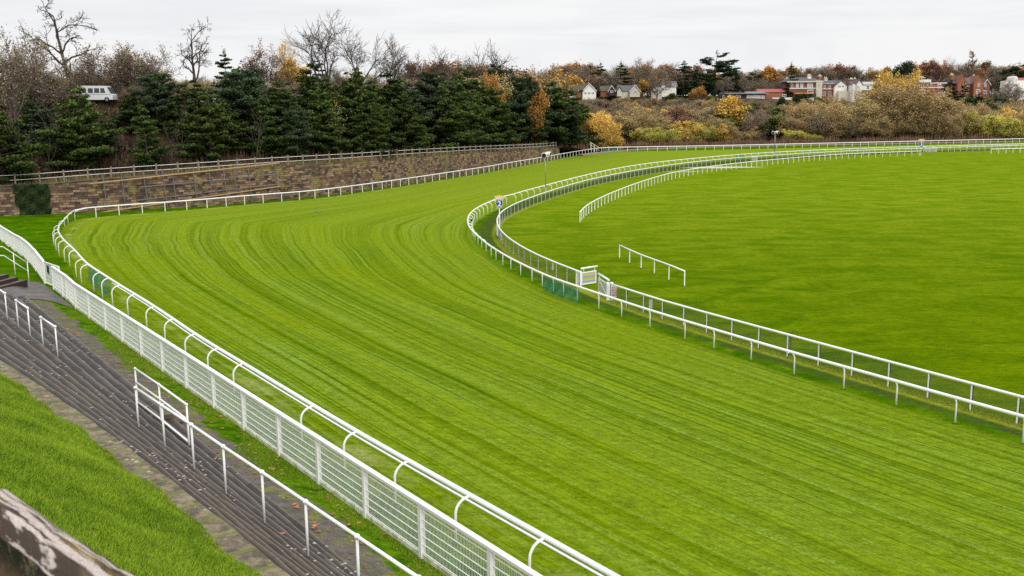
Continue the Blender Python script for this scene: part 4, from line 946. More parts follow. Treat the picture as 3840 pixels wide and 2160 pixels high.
# black railings along the far boundary
def iron_fence():
    Q = resample(offset(BND[NW + 1:], .9), .55, 0); Q = np.array([q for q in Q if pix((*q, .5))[0] < 3990 and pix((*q, .5))[0] > 2245]); z = np.interp(pdist(Q[:, 0], Q[:, 1], BND)[1], SB, HB)
    root = thing('iron_railings', 'low black iron railings in front of the brown scrub beyond the far rail', 'railings', (*Q[0], z[0])); m = MB()
    for i in range(0, len(Q)):
        if i % 8: m.box((*Q[i], z[i] + .62), (.035, .035, 1.25))
    m.build('bars', IRON, root)
    m = MB()
    for h in (.2, 1.12): m.strip(np.stack([Q[:, 0], Q[:, 1], z + h], 1)[::4], .03, .05)
    m.build('cross_rail', IRON, root)
    idx = list(range(0, len(Q), 8)); mm = MB(); mm.box((0, 0, .7), (.09, .09, 1.45)); pme = mm.mesh('post', IRON)
    for i in idx[:100]: link('post', pme, root, (Q[i][0] - Q[0][0], Q[i][1] - Q[0][1], z[i] - z[0]))
iron_fence()
# pinkish path behind the far rail
def far_path():
    Q = resample(BND[NW + 1:], 3.0); T, N = normals(Q); V = []; z = np.interp(pdist(Q[:, 0], Q[:, 1], BND)[1], SB, HB) * 0 + .25; A = Q - N * 2.6; B = Q - N * .9; n = len(Q)
    V = list(zip(A[:, 0], A[:, 1], 0 * z + .02)) + list(zip(A[:, 0], A[:, 1], z)) + list(zip(B[:, 0], B[:, 1], z)); F = [(a * n + i, a * n + i + 1, (a + 1) * n + i + 1, (a + 1) * n + i) for a in range(2) for i in range(n - 1)]
    tag(link('path', mesh_np('path', V, np.array(F)[:, ::-1], mat('pink_gravel_path', col=(.34, .25, .215), rough=.95))), kind='structure')
far_path()
# sand patch on the infield
def blob(name, px, py, rx, ry, matr, dz=.03, label=None):
    c = ground_pt(px, py); V = [(c[0], c[1], dz)] + [(c[0] + rx * cos(a) * (1 + .18 * sin(3 * a + 1) + .1 * sin(7 * a)), c[1] + ry * sin(a) * (1 + .15 * sin(2 * a)), dz) for a in np.linspace(0, 2 * pi, 40)[:-1]]
    n = len(V) - 1; F = [(0, 1 + i, 1 + (i + 1) % n) for i in range(n)]
    me = mesh_np(name, np.array(V) - np.array(V[0]), F, matr); return link(name, me, None, V[0])
tag(blob('sand_path', 2695, 628.5, 7.5, 2.6, SAND), kind='structure')
tag(blob('sand_path', 2560, 645, 3.4, .7, SAND), kind='structure')
# scrap of blue plastic and a brown log on the turf
P = ground_pt(1193, 795); m = MB()
for k in range(9): a = random.random() * 6.28; m.box((P[0] + random.uniform(-.45, .45), P[1] + random.uniform(-.5, .5), .06), (.22, .12, .05), a)
tag(m.build('plastic_scrap', TEAL), 'scrap of turquoise plastic lying on the striped turf', 'litter')

# ------------------------------------------------------------------ furlong markers, speakers, signs, nettings, gates
def text_mesh(txt, size, matr, name='lettering', bold=.0):
    c = bpy.data.curves.new(name, 'FONT'); c.body = txt; c.size = size; c.align_x = 'CENTER'; c.align_y = 'CENTER'; c.extrude = .004; c.offset = bold; c.space_line = .95
    o = bpy.data.objects.new(name, c); COL.objects.link(o); dg = bpy.context.evaluated_depsgraph_get(); me = bpy.data.meshes.new_from_object(o.evaluated_get(dg)); bpy.data.objects.remove(o); me.materials.clear(); me.materials.append(matr); return me
def marker(num, px, py_base, py_top, label, scale=1.0, wide=1.0):
    g = ground_pt(px, py_base); z0 = float(gz(*g)); top = at_depth(px, py_top, g[1])[2]; Hh = top - z0; root = thing('furlong_marker', label, 'marker sign', (g[0], g[1], z0))
    yaw = atan2(g[0], g[1]) * -1; root.rotation_euler = (0, 0, yaw); sc = scale
    def put(name, mb, matr, par=root): return link(name, mb.mesh(name, matr), par)
    m = MB(); m.tube([(0, .04, 0), (0, .04, Hh - .55 * sc)], .055, 8); put('pole', m, WHITE)
    zc = Hh - .95 * sc
    sh = lambda k, y, dz=0: [(x * k * sc, y, zc + dz + zz * k * sc) for x, zz in [(-.40, .42), (.40, .42), (.42, -.05), (.34, -.32), (.18, -.50), (0, -.60), (-.18, -.50), (-.34, -.32), (-.42, -.05)]]
    m = MB(); m.prism(sh(1.0, -.02), (0, .04, 0)); put('shield_edge', m, CREAM); m = MB(); m.prism(sh(.86, -.045), (0, .02, 0)); b = put('shield', m, BLUE)
    m = MB(); cr = [(-.40, 0), (-.52, .44), (-.33, .30), (-.24, .48), (-.08, .36), (0, .58), (.08, .36), (.24, .48), (.33, .30), (.52, .44), (.40, 0)]
    for i in range(len(cr) - 1):
        (x0, z_0), (x1, z_1) = cr[i], cr[i + 1]; q = [(x0 * sc, -.03, zc + (.43 + 0) * sc), (x1 * sc, -.03, zc + .43 * sc), (x1 * sc, -.03, zc + (.43 + z_1) * sc), (x0 * sc, -.03, zc + (.43 + z_0) * sc)]
        if i in (0, len(cr) - 2): q = [(x0 * sc, -.03, zc + (.43 + z_0) * sc), (x1 * sc, -.03, zc + (.43 + z_1) * sc), ((-.33 if i == 0 else .33) * sc, -.03, zc + .43 * sc)]
        m.prism(q, (0, .04, 0))
    put('crown', m, GOLD); m = MB(); m.box((0, -.055, zc + .50 * sc), (.72 * sc, .03, .07 * sc)); put('crown_band', m, CREAM)
    t = link('numeral', text_mesh(num, .82 * sc, SIGNW, 'numeral', .022 * sc), b, (0, -.055, zc - .10 * sc)); t.rotation_euler = (pi / 2, 0, 0)
    t = link('lettering', text_mesh('CHESTER', .15 * sc, SIGNW), b, (0, -.055, zc + .30 * sc)); t.rotation_euler = (pi / 2, 0, 0)
    return root
marker('2', 1873.5, 857, 730, 'tall shield marker with gold crown and number 2 at the tip of the infield', .88)
marker('3', 3452.5, 583, 519, 'distant shield marker with gold crown at the end of the infield rail', 1.35)
def speaker_pole(px, py_base, py_top, label, horns, r=.06):
    g = ground_pt(px, py_base); z0 = float(gz(*g)); top = at_depth(px, py_top, g[1])[2]; root = thing('speaker_pole', label, 'loudspeaker pole', (g[0], g[1], z0)); Hh = top - z0
    m = MB(); m.tube([(0, 0, 0), (0, 0, 1.6)], r * 1.5, 10); m.tube([(0, 0, 1.6), (0, 0, Hh - .3)], r, 10); link('pole', m.mesh('pole', STEEL, True), root)
    for (dx, dz, yaw, s) in horns:
        h = bpy.data.objects.new('loudspeaker', None); d = np.array([cos(yaw), sin(yaw), -.12]); d /= np.linalg.norm(d); c = np.array([dx, 0, Hh - .15 + dz]); m = MB()
        m.tube([c - d * .50 * s, c - d * .30 * s, c, c + d * .45 * s, c + d * .55 * s], [.16 * s, .30 * s, .36 * s, .44 * s, .46 * s], 14); o = link('loudspeaker', m.mesh('loudspeaker', SPK, True), root)
        m = MB(); m.tube([c + d * .552 * s, c + d * .575 * s], [.34 * s, .34 * s], 14); link('cone', m.mesh('cone', BLACK), o)
speaker_pole(2046, 748, 575, 'tall grey pole with a pair of white loudspeakers near the bend', [(-.05, -.05, -pi / 2 - .35, .85), (.30, .12, -.35, .68)])
speaker_pole(2903.5, 594, 494, 'distant grey pole with twin white loudspeakers before the scrub', [(-.42, 0, -pi / 2 - .4, .85), (.36, .05, -pi / 2 + .7, .85)], .09)
# green nettings on the rails
def netting(name, label, P, z0, z1, wav=.10):
    P = resample(np.array(P, float), .25); n = len(P); T, N = normals(P); V = []; UV = []; s = cumlen(P); L = 8
    for k in range(L):
        u = k / (L - 1)
        for i in range(n):
            o = wav * sin(s[i] * 5 + k) * (1 - u * .7) + .05 * sin(s[i] * 13); zg = float(gz(*P[i])); V.append((P[i][0] + N[i][0] * o, P[i][1] + N[i][1] * o, zg + z0[0] + (z0[1] - z0[0]) * i / n + (z1 - z0[0] - (z0[1] - z0[0]) * i / n) * u)); UV.append((s[i], u * 1.1))
    F = [(k * n + i, k * n + i + 1, (k + 1) * n + i + 1, (k + 1) * n + i) for k in range(L - 1) for i in range(n - 1)]; V = np.array(V)
    me = mesh_np(name, V - V[0], F, GNET); l = me.uv_layers.new(name='UVMap'); li = np.zeros(len(me.loops), np.int32); me.loops.foreach_get('vertex_index', li); l.data.foreach_set('uv', np.array(UV, np.float32)[li].ravel()); tag(link(name, me, None, tuple(V[0])), label, 'netting')
_i = lambda P, px: min(range(len(P)), key=lambda i: abs(pix((P[i][0], P[i][1], .5))[0] - px))
_RBn = [RB[i] + N[i] * 0 for i in range(len(RB)) if 2028 < pix((RB[i][0], RB[i][1], .6))[0] < 2185 and RB[i][1] < 70]
netting('green_netting', 'ragged green netting hung under the inner rail beside the infield gate', _RBn, (.12, .05), 1.08)
_b = [p + np.array([.05, 0]) for p in C1 if 306 < pix((p[0], p[1], float(gz(*p)) + .6))[0] < 392 and p[1] < 95]
_b2 = [RA[i] for i in range(len(C1)) if 300 < pix((C1[i][0], C1[i][1], 1.4))[0] < 390 and C1[i][1] < 95]
netting('green_netting', 'torn green netting draped over curved stanchions of the near outer rail', _b2 if len(_b2) > 2 else _b, (.0, .12), 1.10, .12)
_f = [p for p in catmull(FARR, 3) if 2252 < pix((p[0], p[1], .6))[0] < 2346]; netting('green_netting', 'green screen netting on the far rail near the end of the wall', _f, (.1, .1), 1.05, .02)
_f = [R2[i] for i in range(len(R2)) if 2756 < pix((R2[i][0], R2[i][1], .6))[0] < 2804 and R2[i][1] > 120]; netting('green_netting', 'distant green netting on the inner rail near the small white gate', _f, (.1, .1), 1.05, .02)
# gates of the infield fence
def framed_gate(name, label, A, B, h, stripes, diag=False, toprail=True, z=0.0, up=.0):
    A = np.array(A); B = np.array(B); d = B - A; L = np.linalg.norm(d); d = d / L; a = atan2(d[1], d[0]); root = thing(name, label, 'gate', (*A, z)); m = MB()
    for u in (0, L): q = A + d * u; m.box((*q, z + up + h / 2 + .06), (.08, .06, h), a)
    for zz in (.08, h + .02): q = A + d * L / 2; m.box((*q, z + up + zz), (L - .08, .05, .07), a)
    m.build('gate_frame', WHITE, root); n = len(stripes)
    if n:
        q = A + d * L / 2
        for k, c in enumerate(stripes):
            m = MB(); m.box((*q, z + up + .12 + (h - .12) * (k + .5) / n), (L - .10, .02, (h - .12) / n * (.93)), a); m.build('board', c, root)
    if diag:
        m = MB(); m.tube([(*(A + d * .05), z + up + h), (*(B - d * .05), z + up + .1)], .03, 5); m.build('brace', WHITE, root)
    if toprail:
        m = MB(); m.tube([(*(A - d * .05), z + up + h + .32), (*(B + d * .15), z + up + h + .32)], .065, 10)
        for u in (.2, L - .1): q = A + d * u; m.tube([(*q, z + up + h), (*q, z + up + h + .3)], .025, 6)
        m.build('top_rail', WHITE, root, True)
    return root
A = ground_pt(*Z(2100, 950, s7, [(520, 800)])[0]); B = ground_pt(*Z(2100, 950, s7, [(860, 745)])[0]); B = (B[0], B[1])
framed_gate('striped_gate', 'white framed gate with pale blue and yellow boards in the gap of the infield fence', A, B, .86, [PALEPANEL, BLUPANEL, PALEPANEL, YELPANEL, YELPANEL, BLUPANEL, PALEPANEL, YELPANEL, PALEPANEL], up=.05)
A = ground_pt(*Z(2100, 950, s7, [(935, 960)])[0]); B = ground_pt(*Z(2100, 950, s7, [(1160, 1115)])[0])
framed_gate('slatted_gate', 'white slatted gate with diagonal brace beside the red lettered notice', A, B, .92, [PALEPANEL] * 7, True, up=.03)
g = ground_pt(*Z(2100, 950, s7, [(1200, 1135)])[0]); m = MB()
for k in range(2): m.box((g[0] + k * .24 - .12, g[1] + .06 * k, .57), (.17, .17, 1.14), .3)
tag(m.build('gate_post', WHITE), 'thick white double post between the slatted gate and the red lettered notice', 'gate post')
g = ground_pt(*Z(2100, 950, s7, [(455, 815)])[0]); m = MB()
for k in range(2): m.box((g[0] + k * .26 - .14, g[1], .55), (.13, .13, 1.1), .2)
tag(m.build('gate_post', WHITE), 'white double post at the hinge of the striped gate', 'gate post')
_q = [FENL[i] for i in range(len(FENL)) if 2818 < pix((*FENL[i], .5))[0] < 2845]
def gate_at(px0, px1, label, stripes, y_px):
    A = ground_pt(px0, y_px); B = ground_pt(px1, y_px - 1); framed_gate('slatted_gate', label, A, B, 1.0, stripes, True, False)
gate_at(2822, 2840, 'small distant white gate with diagonal brace behind the infield rail', [PALEPANEL] * 3, 603)
gate_at(3468, 3513, 'wide distant white field gate on the right beyond the infield rail end', [PALEPANEL] * 3, 571)
def board_sign(name, label, px0, px1, py0, py1, y, matr=SIGNW, lines=None, size=.14, post=False):
    a = at_depth(px0, py1, y); b = at_depth(px1, py1, y); t = at_depth(px0, py0, y); c = (a + b) / 2; w = abs(b[0] - a[0]); h = t[2] - a[2]; root = thing(name, label, 'sign', (c[0], c[1], a[2])); root.rotation_euler = (0, 0, -.38 if lines else -.2)
    m = MB(); m.box((0, 0, h / 2), (w * 1.02, .03, h)); p = link('board', m.mesh('board', matr), root)
    if lines:
        t = link('lettering', text_mesh(lines, size, RED, bold=.004), p, (0, -.022, h / 2)); t.rotation_euler = (pi / 2, 0, 0)
    if post:
        m = MB(); m.box((0, .03, -.2), (.05, .03, .5)); link('stake', m.mesh('stake', WHITE), root)
    return root
gy = ground_pt(*Z(2100, 950, s7, [(1240, 1130)])[0])[1] - .12
board_sign('notice_board', 'white notice with red lettering hung on the infield fence beside the slatted gate', *[Z(2100, 950, s7, [(1236, 775), (1362, 1060)])[k][0] for k in (0, 1)], Z(2100, 950, s7, [(0, 775)])[0][1], Z(2100, 950, s7, [(0, 1060)])[0][1], gy, SIGNW, "NO\nBBQ'S\nIN THIS\nAREA", .155)
q = Z(2100, 950, s7, [(2150, 1120), (2228, 1330)]); gy2 = min((abs(pix((*p, .5))[0] - q[0][0]), p[1]) for p in resample(FENR, .3))[1] - .1
board_sign('notice_board', 'narrow blank white board hung on the infield fence right of the red notice', q[0][0], q[1][0], q[0][1], q[1][1], gy2)
q = Z(1900, 900, .38849, [(437, 222), (453, 290)]); gy3 = min((abs(pix((*p, .5))[0] - q[0][0]), p[1]) for p in resample(FENL, .3)[:40])[1] - .1
board_sign('notice_board', 'narrow blank white board hung on the net left of the striped gate', q[0][0], q[1][0], q[0][1], q[1][1], gy3)
# orange paddle marker beyond the far rail
g = at_depth(2577, 544, 285); m = MB(); root = thing('paddle_marker', 'thin post with an orange paddle standing in the scrub beyond the far rail', 'marker', tuple(g)); m.tube([g, at_depth(2577, 518, 285)], .05, 6); m.build('post', POSTC, root)
m = MB(); c = at_depth(2579, 517, 285); m.sphere(c, .30, 10, 6, (1, .1, 1)); m.build('paddle', ORANGE, root)
# bent black wire on the inner fence
a = at_depth(2977, 1300, 44.2); m = MB(); cpt = ground_pt(*Z(2740, 1100, s4, [(548, 560)])[0]); m.tube([(cpt[0] - .12, cpt[1], 0), (cpt[0] - .16, cpt[1], 1.0), (cpt[0] - .10, cpt[1], 1.25), (cpt[0] + .03, cpt[1], 1.35), (cpt[0] + .16, cpt[1], 1.2), (cpt[0] + .18, cpt[1], .8)], .012, 6)
tag(m.build('bent_wire', BLACK), 'hoop of black wire sticking up between the inner rail and the infield fence', 'wire')
m = MB(); c = at_z(1768, 826, 1.1); m.box(tuple(c), (.18, .22, .20)); tag(m.build('black_box', BLACK), 'small black box clamped to the inner rail at the tip of the bend', 'box')
# ------------------------------------------------------------------ trees: prototypes 10 m tall
def frame(d):
    d = d / (np.linalg.norm(d) + 1e-9); r = np.array([0, 0, 1.0]) if abs(d[2]) < .9 else np.array([1.0, 0, 0]); u = np.cross(d, r); u /= np.linalg.norm(u); return u, np.cross(d, u)
def grow(segs, tips, p, d, L, r, lv, P, rnd):
    n = P['seg'][lv]; u, w = frame(d); pts = [p]; dirs = [d]; rad = [r]
    for k in range(n):
        d = d + NRM(rnd) * P['wob'][lv] + np.array([0, 0, P['up'][lv]]); d /= np.linalg.norm(d); q = pts[-1] + d * L / n; rr = r * (1 - (k + 1) / n * (1 - P['tap'][lv])); segs.append((pts[-1], q, rad[-1], rr, lv)); pts.append(q); dirs.append(d); rad.append(rr)
    if lv == len(P['seg']) - 1: tips.append((pts[-1], d)); tips.append((pts[len(pts) // 2], d)); return
    m = P['kids'][lv]
    for j in range(m):
        t = P['start'][lv] + (1 - P['start'][lv]) * (j + rnd.random()) / m if j < m - 1 else 1.0; x = t * n; i = min(int(x), n - 1); q = pts[i] + (pts[i + 1] - pts[i]) * (x - i); bd = dirs[min(i + 1, n)]
        u, w = frame(bd); a = j * 2.4 + rnd.random() * 1.2; ang = P['ang'][lv] * (.7 + .6 * rnd.random()) * (.45 if t == 1.0 else 1); nd = bd * cos(ang) + (u * cos(a) + w * sin(a)) * sin(ang)
        grow(segs, tips, q, nd, L * P['len'][lv] * (.7 + .55 * rnd.random()) * (1.12 - .45 * t * P.get('cone', 1)), max(rad[i] * P['rr'][lv], P['rmin']), lv + 1, P, rnd)
def NRM(rnd): return np.array([rnd.gauss(0, 1), rnd.gauss(0, 1), rnd.gauss(0, 1)])
def seg_mesh(name, segs, matr, sides=3):
    A = np.array([s[0] for s in segs]); B = np.array([s[1] for s in segs]); ra = np.array([s[2] for s in segs]); rb = np.array([s[3] for s in segs]); D = B - A; D /= np.linalg.norm(D, axis=1)[:, None] + 1e-9
    R = np.where(np.abs(D[:, 2:3]) < .9, np.array([[0, 0, 1.0]]), np.array([[1.0, 0, 0]])); U = np.cross(D, R); U /= np.linalg.norm(U, axis=1)[:, None]; W = np.cross(D, U); V = []
    for (C, rr) in ((A, ra), (B, rb)):
        for k in range(sides): t = 2 * pi * k / sides; V.append(C + (U * cos(t) + W * sin(t)) * rr[:, None])
    V = np.stack(V, 1).reshape(-1, 3); n = len(segs); b = np.arange(n)[:, None] * 2 * sides; F = np.vstack([np.hstack([b + k, b + (k + 1) % sides, b + sides + (k + 1) % sides, b + sides + k]) for k in range(sides)])
    return mesh_np(name, V, F, matr)
def leaf_mesh(name, C, size, matr, shade, up=.5, quad=True, el=1.0):
    """C (n,3) leaf places, one small face each, turned at random"""
    n = len(C); N_ = NR.randn(n, 3); N_[:, 2] = np.abs(N_[:, 2]) + up; N_ /= np.linalg.norm(N_, axis=1)[:, None]; U = np.cross(N_, NR.randn(n, 3)); U /= np.linalg.norm(U, axis=1)[:, None] + 1e-9; W = np.cross(N_, U); s = size * (.6 + .8 * NR.rand(n))[:, None]
    if quad: V = np.stack([C - U * s * el, C - W * s, C + U * s * el, C + W * s], 1).reshape(-1, 3); F = np.arange(4 * n).reshape(-1, 4); k = 4
    else: V = np.stack([C - U * s, C + U * s, C + W * s * 2 * el], 1).reshape(-1, 3); F = np.arange(3 * n).reshape(-1, 3); k = 3
    return V, F, np.repeat(shade, k)
PROTO = {}
def proto(name, trunk, crown): PROTO[name] = (trunk, crown)
def tree_proto(name, seed, P, bark, twigm, leafm=None, lps=0, lsize=.1, ljit=.25, stems=1, spread=.3, L=5.0, r=.22, base=(0, 0, 0), twigs_lv=2, shade_by_h=True, H0=10.0):
    rnd = random.Random(seed); segs = []; tips = []
    for s in range(stems):
        a = 2 * pi * s / max(stems, 1) + rnd.random(); t = spread * (.5 + rnd.random()) if stems > 1 else spread * .2; d = np.array([cos(a) * sin(t), sin(a) * sin(t), cos(t)]); grow(segs, tips, np.array([cos(a), sin(a), 0]) * (.25 if stems > 1 else 0), d, L * (.8 + .4 * rnd.random() if stems > 1 else 1), r, 0, P, rnd)
    allz = max(s[1][2] for s in segs); k = H0 / allz
    segs = [(s[0] * k, s[1] * k, s[2], s[3], s[4]) for s in segs]; tr = [s for s in segs if s[4] < twigs_lv]; tw = [s for s in segs if s[4] >= twigs_lv]
    tme = seg_mesh('trunk', tr, bark, 5)
    tws = seg_mesh('crown', tw, twigm, 3)
    if leafm:
        C = np.array([np.array(t[0]) * k for t in tips]); C = np.repeat(C, lps, 0) + NR.randn(len(C) * lps, 3) * ljit
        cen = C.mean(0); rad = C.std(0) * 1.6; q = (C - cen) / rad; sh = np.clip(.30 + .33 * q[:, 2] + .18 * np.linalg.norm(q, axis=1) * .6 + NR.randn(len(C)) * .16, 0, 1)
        V, F, s = leaf_mesh('l', C, lsize, leafm, sh)
        nv = len(tws.vertices); co = np.zeros(nv * 3, np.float32); tws.vertices.foreach_get('co', co); fs = np.zeros(len(tws.polygons) * 4, np.int32); tws.polygons.foreach_get('vertices', fs); fs = fs.reshape(-1, 4)
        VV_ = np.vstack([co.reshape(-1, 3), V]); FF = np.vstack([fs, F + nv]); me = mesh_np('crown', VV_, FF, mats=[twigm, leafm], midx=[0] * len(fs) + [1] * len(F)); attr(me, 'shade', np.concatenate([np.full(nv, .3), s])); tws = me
    proto(name, tme, tws)
BP = dict(seg=[6, 4, 3, 2, 1], wob=[.09, .22, .26, .3, .2], up=[.05, .05, .04, .02, 0], tap=[.35, .35, .4, .5, .5], kids=[7, 5, 5, 4], start=[.35, .25, .2, .1], ang=[.75, .75, .8, .7], len=[.62, .62, .55, .55], rr=[.55, .55, .5, .5], rmin=.016)
def PP(**k): d = dict(BP); d.update(k); return d
# graceful bare trees on the ridge
for i, sd in enumerate((3, 8, 15)): tree_proto('bare%d' % i, sd, PP(seg=[5, 6, 4, 3, 1], wob=[.05, .13, .17, .22, .1], kids=[5, 5, 6, 5], up=[.0, .045, .03, .02, 0], ang=[.62, .5, .6, .6], start=[.42, .35, .25, .15], len=[1.15, .52, .55, .55], rr=[.62, .55, .5, .5], rmin=.021, cone=.4), BARK, BARK, L=4, r=.28)
# big old limbs with few twigs
for i, sd in enumerate((5, 21)): tree_proto('dead%d' % i, sd, PP(seg=[7, 6, 4, 3, 1], wob=[.055, .27, .34, .3, .2], kids=[9, 5, 4, 4], start=[.28, .3, .3, .2], ang=[.9, .7, .7, .6], tap=[.3, .45, .45, .4, .5], len=[.55, .5, .5, .6], rr=[.62, .62, .5, .45], rmin=.024), BARK, BARK, L=6, r=.25, twigs_lv=2)
# dense brown twiggy trees
for i, (sd, lm) in enumerate(((31, BRN), (32, BRN), (33, RUS), (34, ORG))): tree_proto('twiggy%d' % i, sd, PP(kids=[9, 6, 6, 4], up=[.03, .08, .08, .05, 0], ang=[.55, .6, .65, .6], rmin=.022), BARKG, TWIGP if i < 3 else BARK, lm, 1 if i < 2 else 2, .085 if i < 2 else .12, .25, L=4.2, r=.2)
# willows and ochre thickets from many stems
for i, (sd, lm, bk) in enumerate(((41, OCH, TWIGO), (42, OCH, TWIGO), (43, BRN, TWIGP))): tree_proto('thicket%d' % i, sd, PP(seg=[4, 3, 3, 2, 1], kids=[6, 5, 5, 3], up=[.06, .10, .12, .08, .04], start=[.2, .2, .2, .2], ang=[.45, .5, .5, .5], len=[.7, .6, .55, .5], rmin=.022), bk, bk, lm, 4 if i < 2 else 1, .085, .30, stems=6, spread=.55, L=4.5, r=.13)
for i, (sd, lm) in enumerate(((51, YEL), (52, YGRN), (53, YGRN), (54, YEL))): tree_proto('willow%d' % i, sd, PP(seg=[4, 3, 3, 2, 1], kids=[6, 5, 5, 3], up=[.05, .08, .10, .06, .04], start=[.15, .15, .15, .2], ang=[.5, .55, .55, .5], len=[.7, .62, .58, .5], rmin=.018), TWIGO, TWIGO, lm, 7, .12, .36, stems=7, spread=.75, L=4.0, r=.10)
for i, (sd, lm) in enumerate(((61, ORG), (62, YEL), (63, RUS), (64, GRNB))): tree_proto('leafy%d' % i, sd, PP(kids=[8, 6, 5, 3], up=[.03, .06, .05, .04, 0], ang=[.7, .7, .65, .6], start=[.22, .2, .2, .2], rmin=.02), BARK, BARK, lm, 7, .17, .36, L=4.2, r=.2)
tree_proto('thin0', 77, PP(kids=[8, 6, 5, 3], up=[.03, .10, .08, .05, 0], ang=[.6, .6, .6, .6], start=[.3, .2, .2, .2], rmin=.018), BARKG, TWIGO, YEL, 1, .10, .2, L=4.2, r=.16)
tree_proto('thin1', 78, PP(kids=[8, 6, 5, 3], up=[.03, .10, .08, .05, 0], ang=[.6, .6, .6, .6], start=[.3, .2, .2, .2], rmin=.018), BARK, BARK, RUS, 1, .10, .2, L=4.2, r=.16)
tree_proto('poplar0', 71, PP(kids=[16, 4, 4, 3], up=[.04, .28, .25, .2, .1], ang=[.45, .35, .35, .3], start=[.15, .2, .2, .2], len=[.42, .5, .5, .5], cone=1.4, rmin=.02), BARK, TWIGP, BRN, 1, .10, .15, L=8, r=.16)
tree_proto('sapling0', 81, PP(kids=[7, 3, 3, 2], up=[.04, .1, .1, .05, 0], ang=[.7, .6, .6, .6], start=[.3, .3, .2, .2], rmin=.020), BARKL, BARKG, YEL, 1, .09, .12, L=6, r=.09)
tree_proto('sapling1', 82, PP(kids=[8, 3, 3, 2], up=[.04, .1, .1, .05, 0], ang=[.7, .6, .6, .6], start=[.25, .3, .2, .2], rmin=.020), BARKG, BARKG, None, L=6, r=.09)

def pine_proto(name, seed, leafm, H_=10.0, R=2.9, whorls=15, per=8, dens=74, top=.12, low=.06, droop=-.05, shape=1.0, flat=.50, clump=.62, size=.115):
    rnd = random.Random(seed); nr = np.random.RandomState(seed); segs = []; C = []; S = []; p = np.array([0, 0, 0.0]); n = 12; bend = nr.randn(2) * .12
    T = [np.array([bend[0] * (k / n) ** 2 * 2, bend[1] * (k / n) ** 2 * 2, H_ * .97 * k / n]) for k in range(n + 1)]
    for k in range(n): segs.append((T[k], T[k + 1], .19 * (1 - k / n) + .02, .19 * (1 - (k + 1) / n) + .02, 0))
    for wv in range(whorls):
        t = low + (1 - low) * (wv + .5 * rnd.random()) / whorls; z = t * H_ * .97; c = np.array([np.interp(z, [q[2] for q in T], [q[0] for q in T]), np.interp(z, [q[2] for q in T], [q[1] for q in T]), z]); prof = (1 - t) ** (.66 * shape) * (min(1, .72 + t * 1.4)) * rnd.uniform(.58, 1.25) + .07
        for b in range(per if t < .85 else 4):
            if rnd.random() < .10: continue
            a = rnd.random() * 6.28; L = R * prof * (.50 + .75 * rnd.random()); d = np.array([cos(a), sin(a), .18 + .30 * t + droop]); e = c + d * L; segs.append((c, c + d * L * .5 + (0, 0, -.05), .045, .03, 1)); segs.append((c + d * L * .5 + (0, 0, -.05), e, .03, .012, 1))
            m = max(1, int(L / .62))
            for q in range(m):
                u = .42 + .62 * (q + .5) / m; cc = c + d * L * u + nr.randn(3) * np.array([.26, .26, .10]); rr = clump * (.65 + .5 * rnd.random()) * (.55 + .6 * prof); k = int(dens * rr * 1.6); g = nr.randn(k, 3); g /= np.linalg.norm(g, axis=1)[:, None]; g *= (nr.rand(k, 1) ** .4) * rr; g[:, 2] *= flat; g[:, 2] += .06 * rr
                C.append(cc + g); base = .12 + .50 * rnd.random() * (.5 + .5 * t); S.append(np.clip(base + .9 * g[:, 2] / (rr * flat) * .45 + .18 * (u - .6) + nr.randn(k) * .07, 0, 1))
    k = 60; g = nr.randn(k, 3) * np.array([.16, .16, .4]) + T[-1]; C.append(g); S.append(np.full(k, .55))
    C = np.vstack(C); S = np.concatenate(S); V, F, s = leaf_mesh('n', C, size, leafm, S, up=.35, quad=False, el=.9)
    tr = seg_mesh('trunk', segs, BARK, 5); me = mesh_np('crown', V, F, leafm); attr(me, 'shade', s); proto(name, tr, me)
for i, sd in enumerate((101, 102, 103, 104)): pine_proto('pine%d' % i, sd, PINE, R=[3.0, 3.5, 2.6, 3.9][i], shape=[1, .8, 1.1, .7][i])
for i, sd in enumerate((111, 112)): pine_proto('bluepine%d' % i, sd, PINEB, R=[3.3, 4.0][i], shape=[.8, .6][i], clump=.75)
pine_proto('spruce0', 121, DARKG, R=2.0, whorls=18, per=8, shape=1.3, flat=.35, clump=.5, droop=-.35, low=.02); pine_proto('spruce1', 122, DARKG, R=2.9, whorls=12, per=6, shape=.9, flat=.25, clump=.7, droop=-.2, low=.05); pine_proto('cedar0', 123, DARKG, R=3.6, whorls=8, per=6, shape=.5, flat=.22, clump=.9, low=.3)
tree_proto('broadgreen0', 91, PP(kids=[8, 6, 5, 3], up=[.03, .06, .05, .04, 0], ang=[.7, .7, .65, .6], start=[.1, .15, .2, .2], rmin=.02), BARK, BARK, DARKG, 8, .17, .36, L=4.2, r=.2)

def place(kind, px, top, y, label, cat='tree', group=None, name=None, wid=1.0, rz=None, base_z=None, sink=.1):
    """a tree standing at picture column px and forward distance y, its top at picture row top (both in 2576-pixel columns/rows)"""
    px *= 1.49068; top *= 1.49068; P = at_depth(px, top, y); zg = float(ht(P[0], P[1])[0]) if base_z is None else base_z; h = max(P[2] - zg, .8) + sink; tr, cr = PROTO[kind]
    root = thing(name or 'tree', label, cat, (P[0], P[1], zg - sink), random.random() * 6.28 if rz is None else rz, group); s = h / 10.0; root.scale = (s * wid, s * wid, s)
    link('trunk', tr, root); link('crown', cr, root); return root
DX = [0, 200, 420, 600, 700, 850, 994, 1100, 1200, 1321, 1450, 1520]; DY = [115, 119, 124, 131, 135, 144, 154, 168, 185, 214, 240, 262]
def wy(px): return float(np.interp(px, DX, DY))
def wyd(px, D): return wy(px) + D * float(np.interp(px, [0, 700, 900, 1100, 1300, 1500], [1, 1.15, 1.6, 2.3, 2.6, 2.0]))
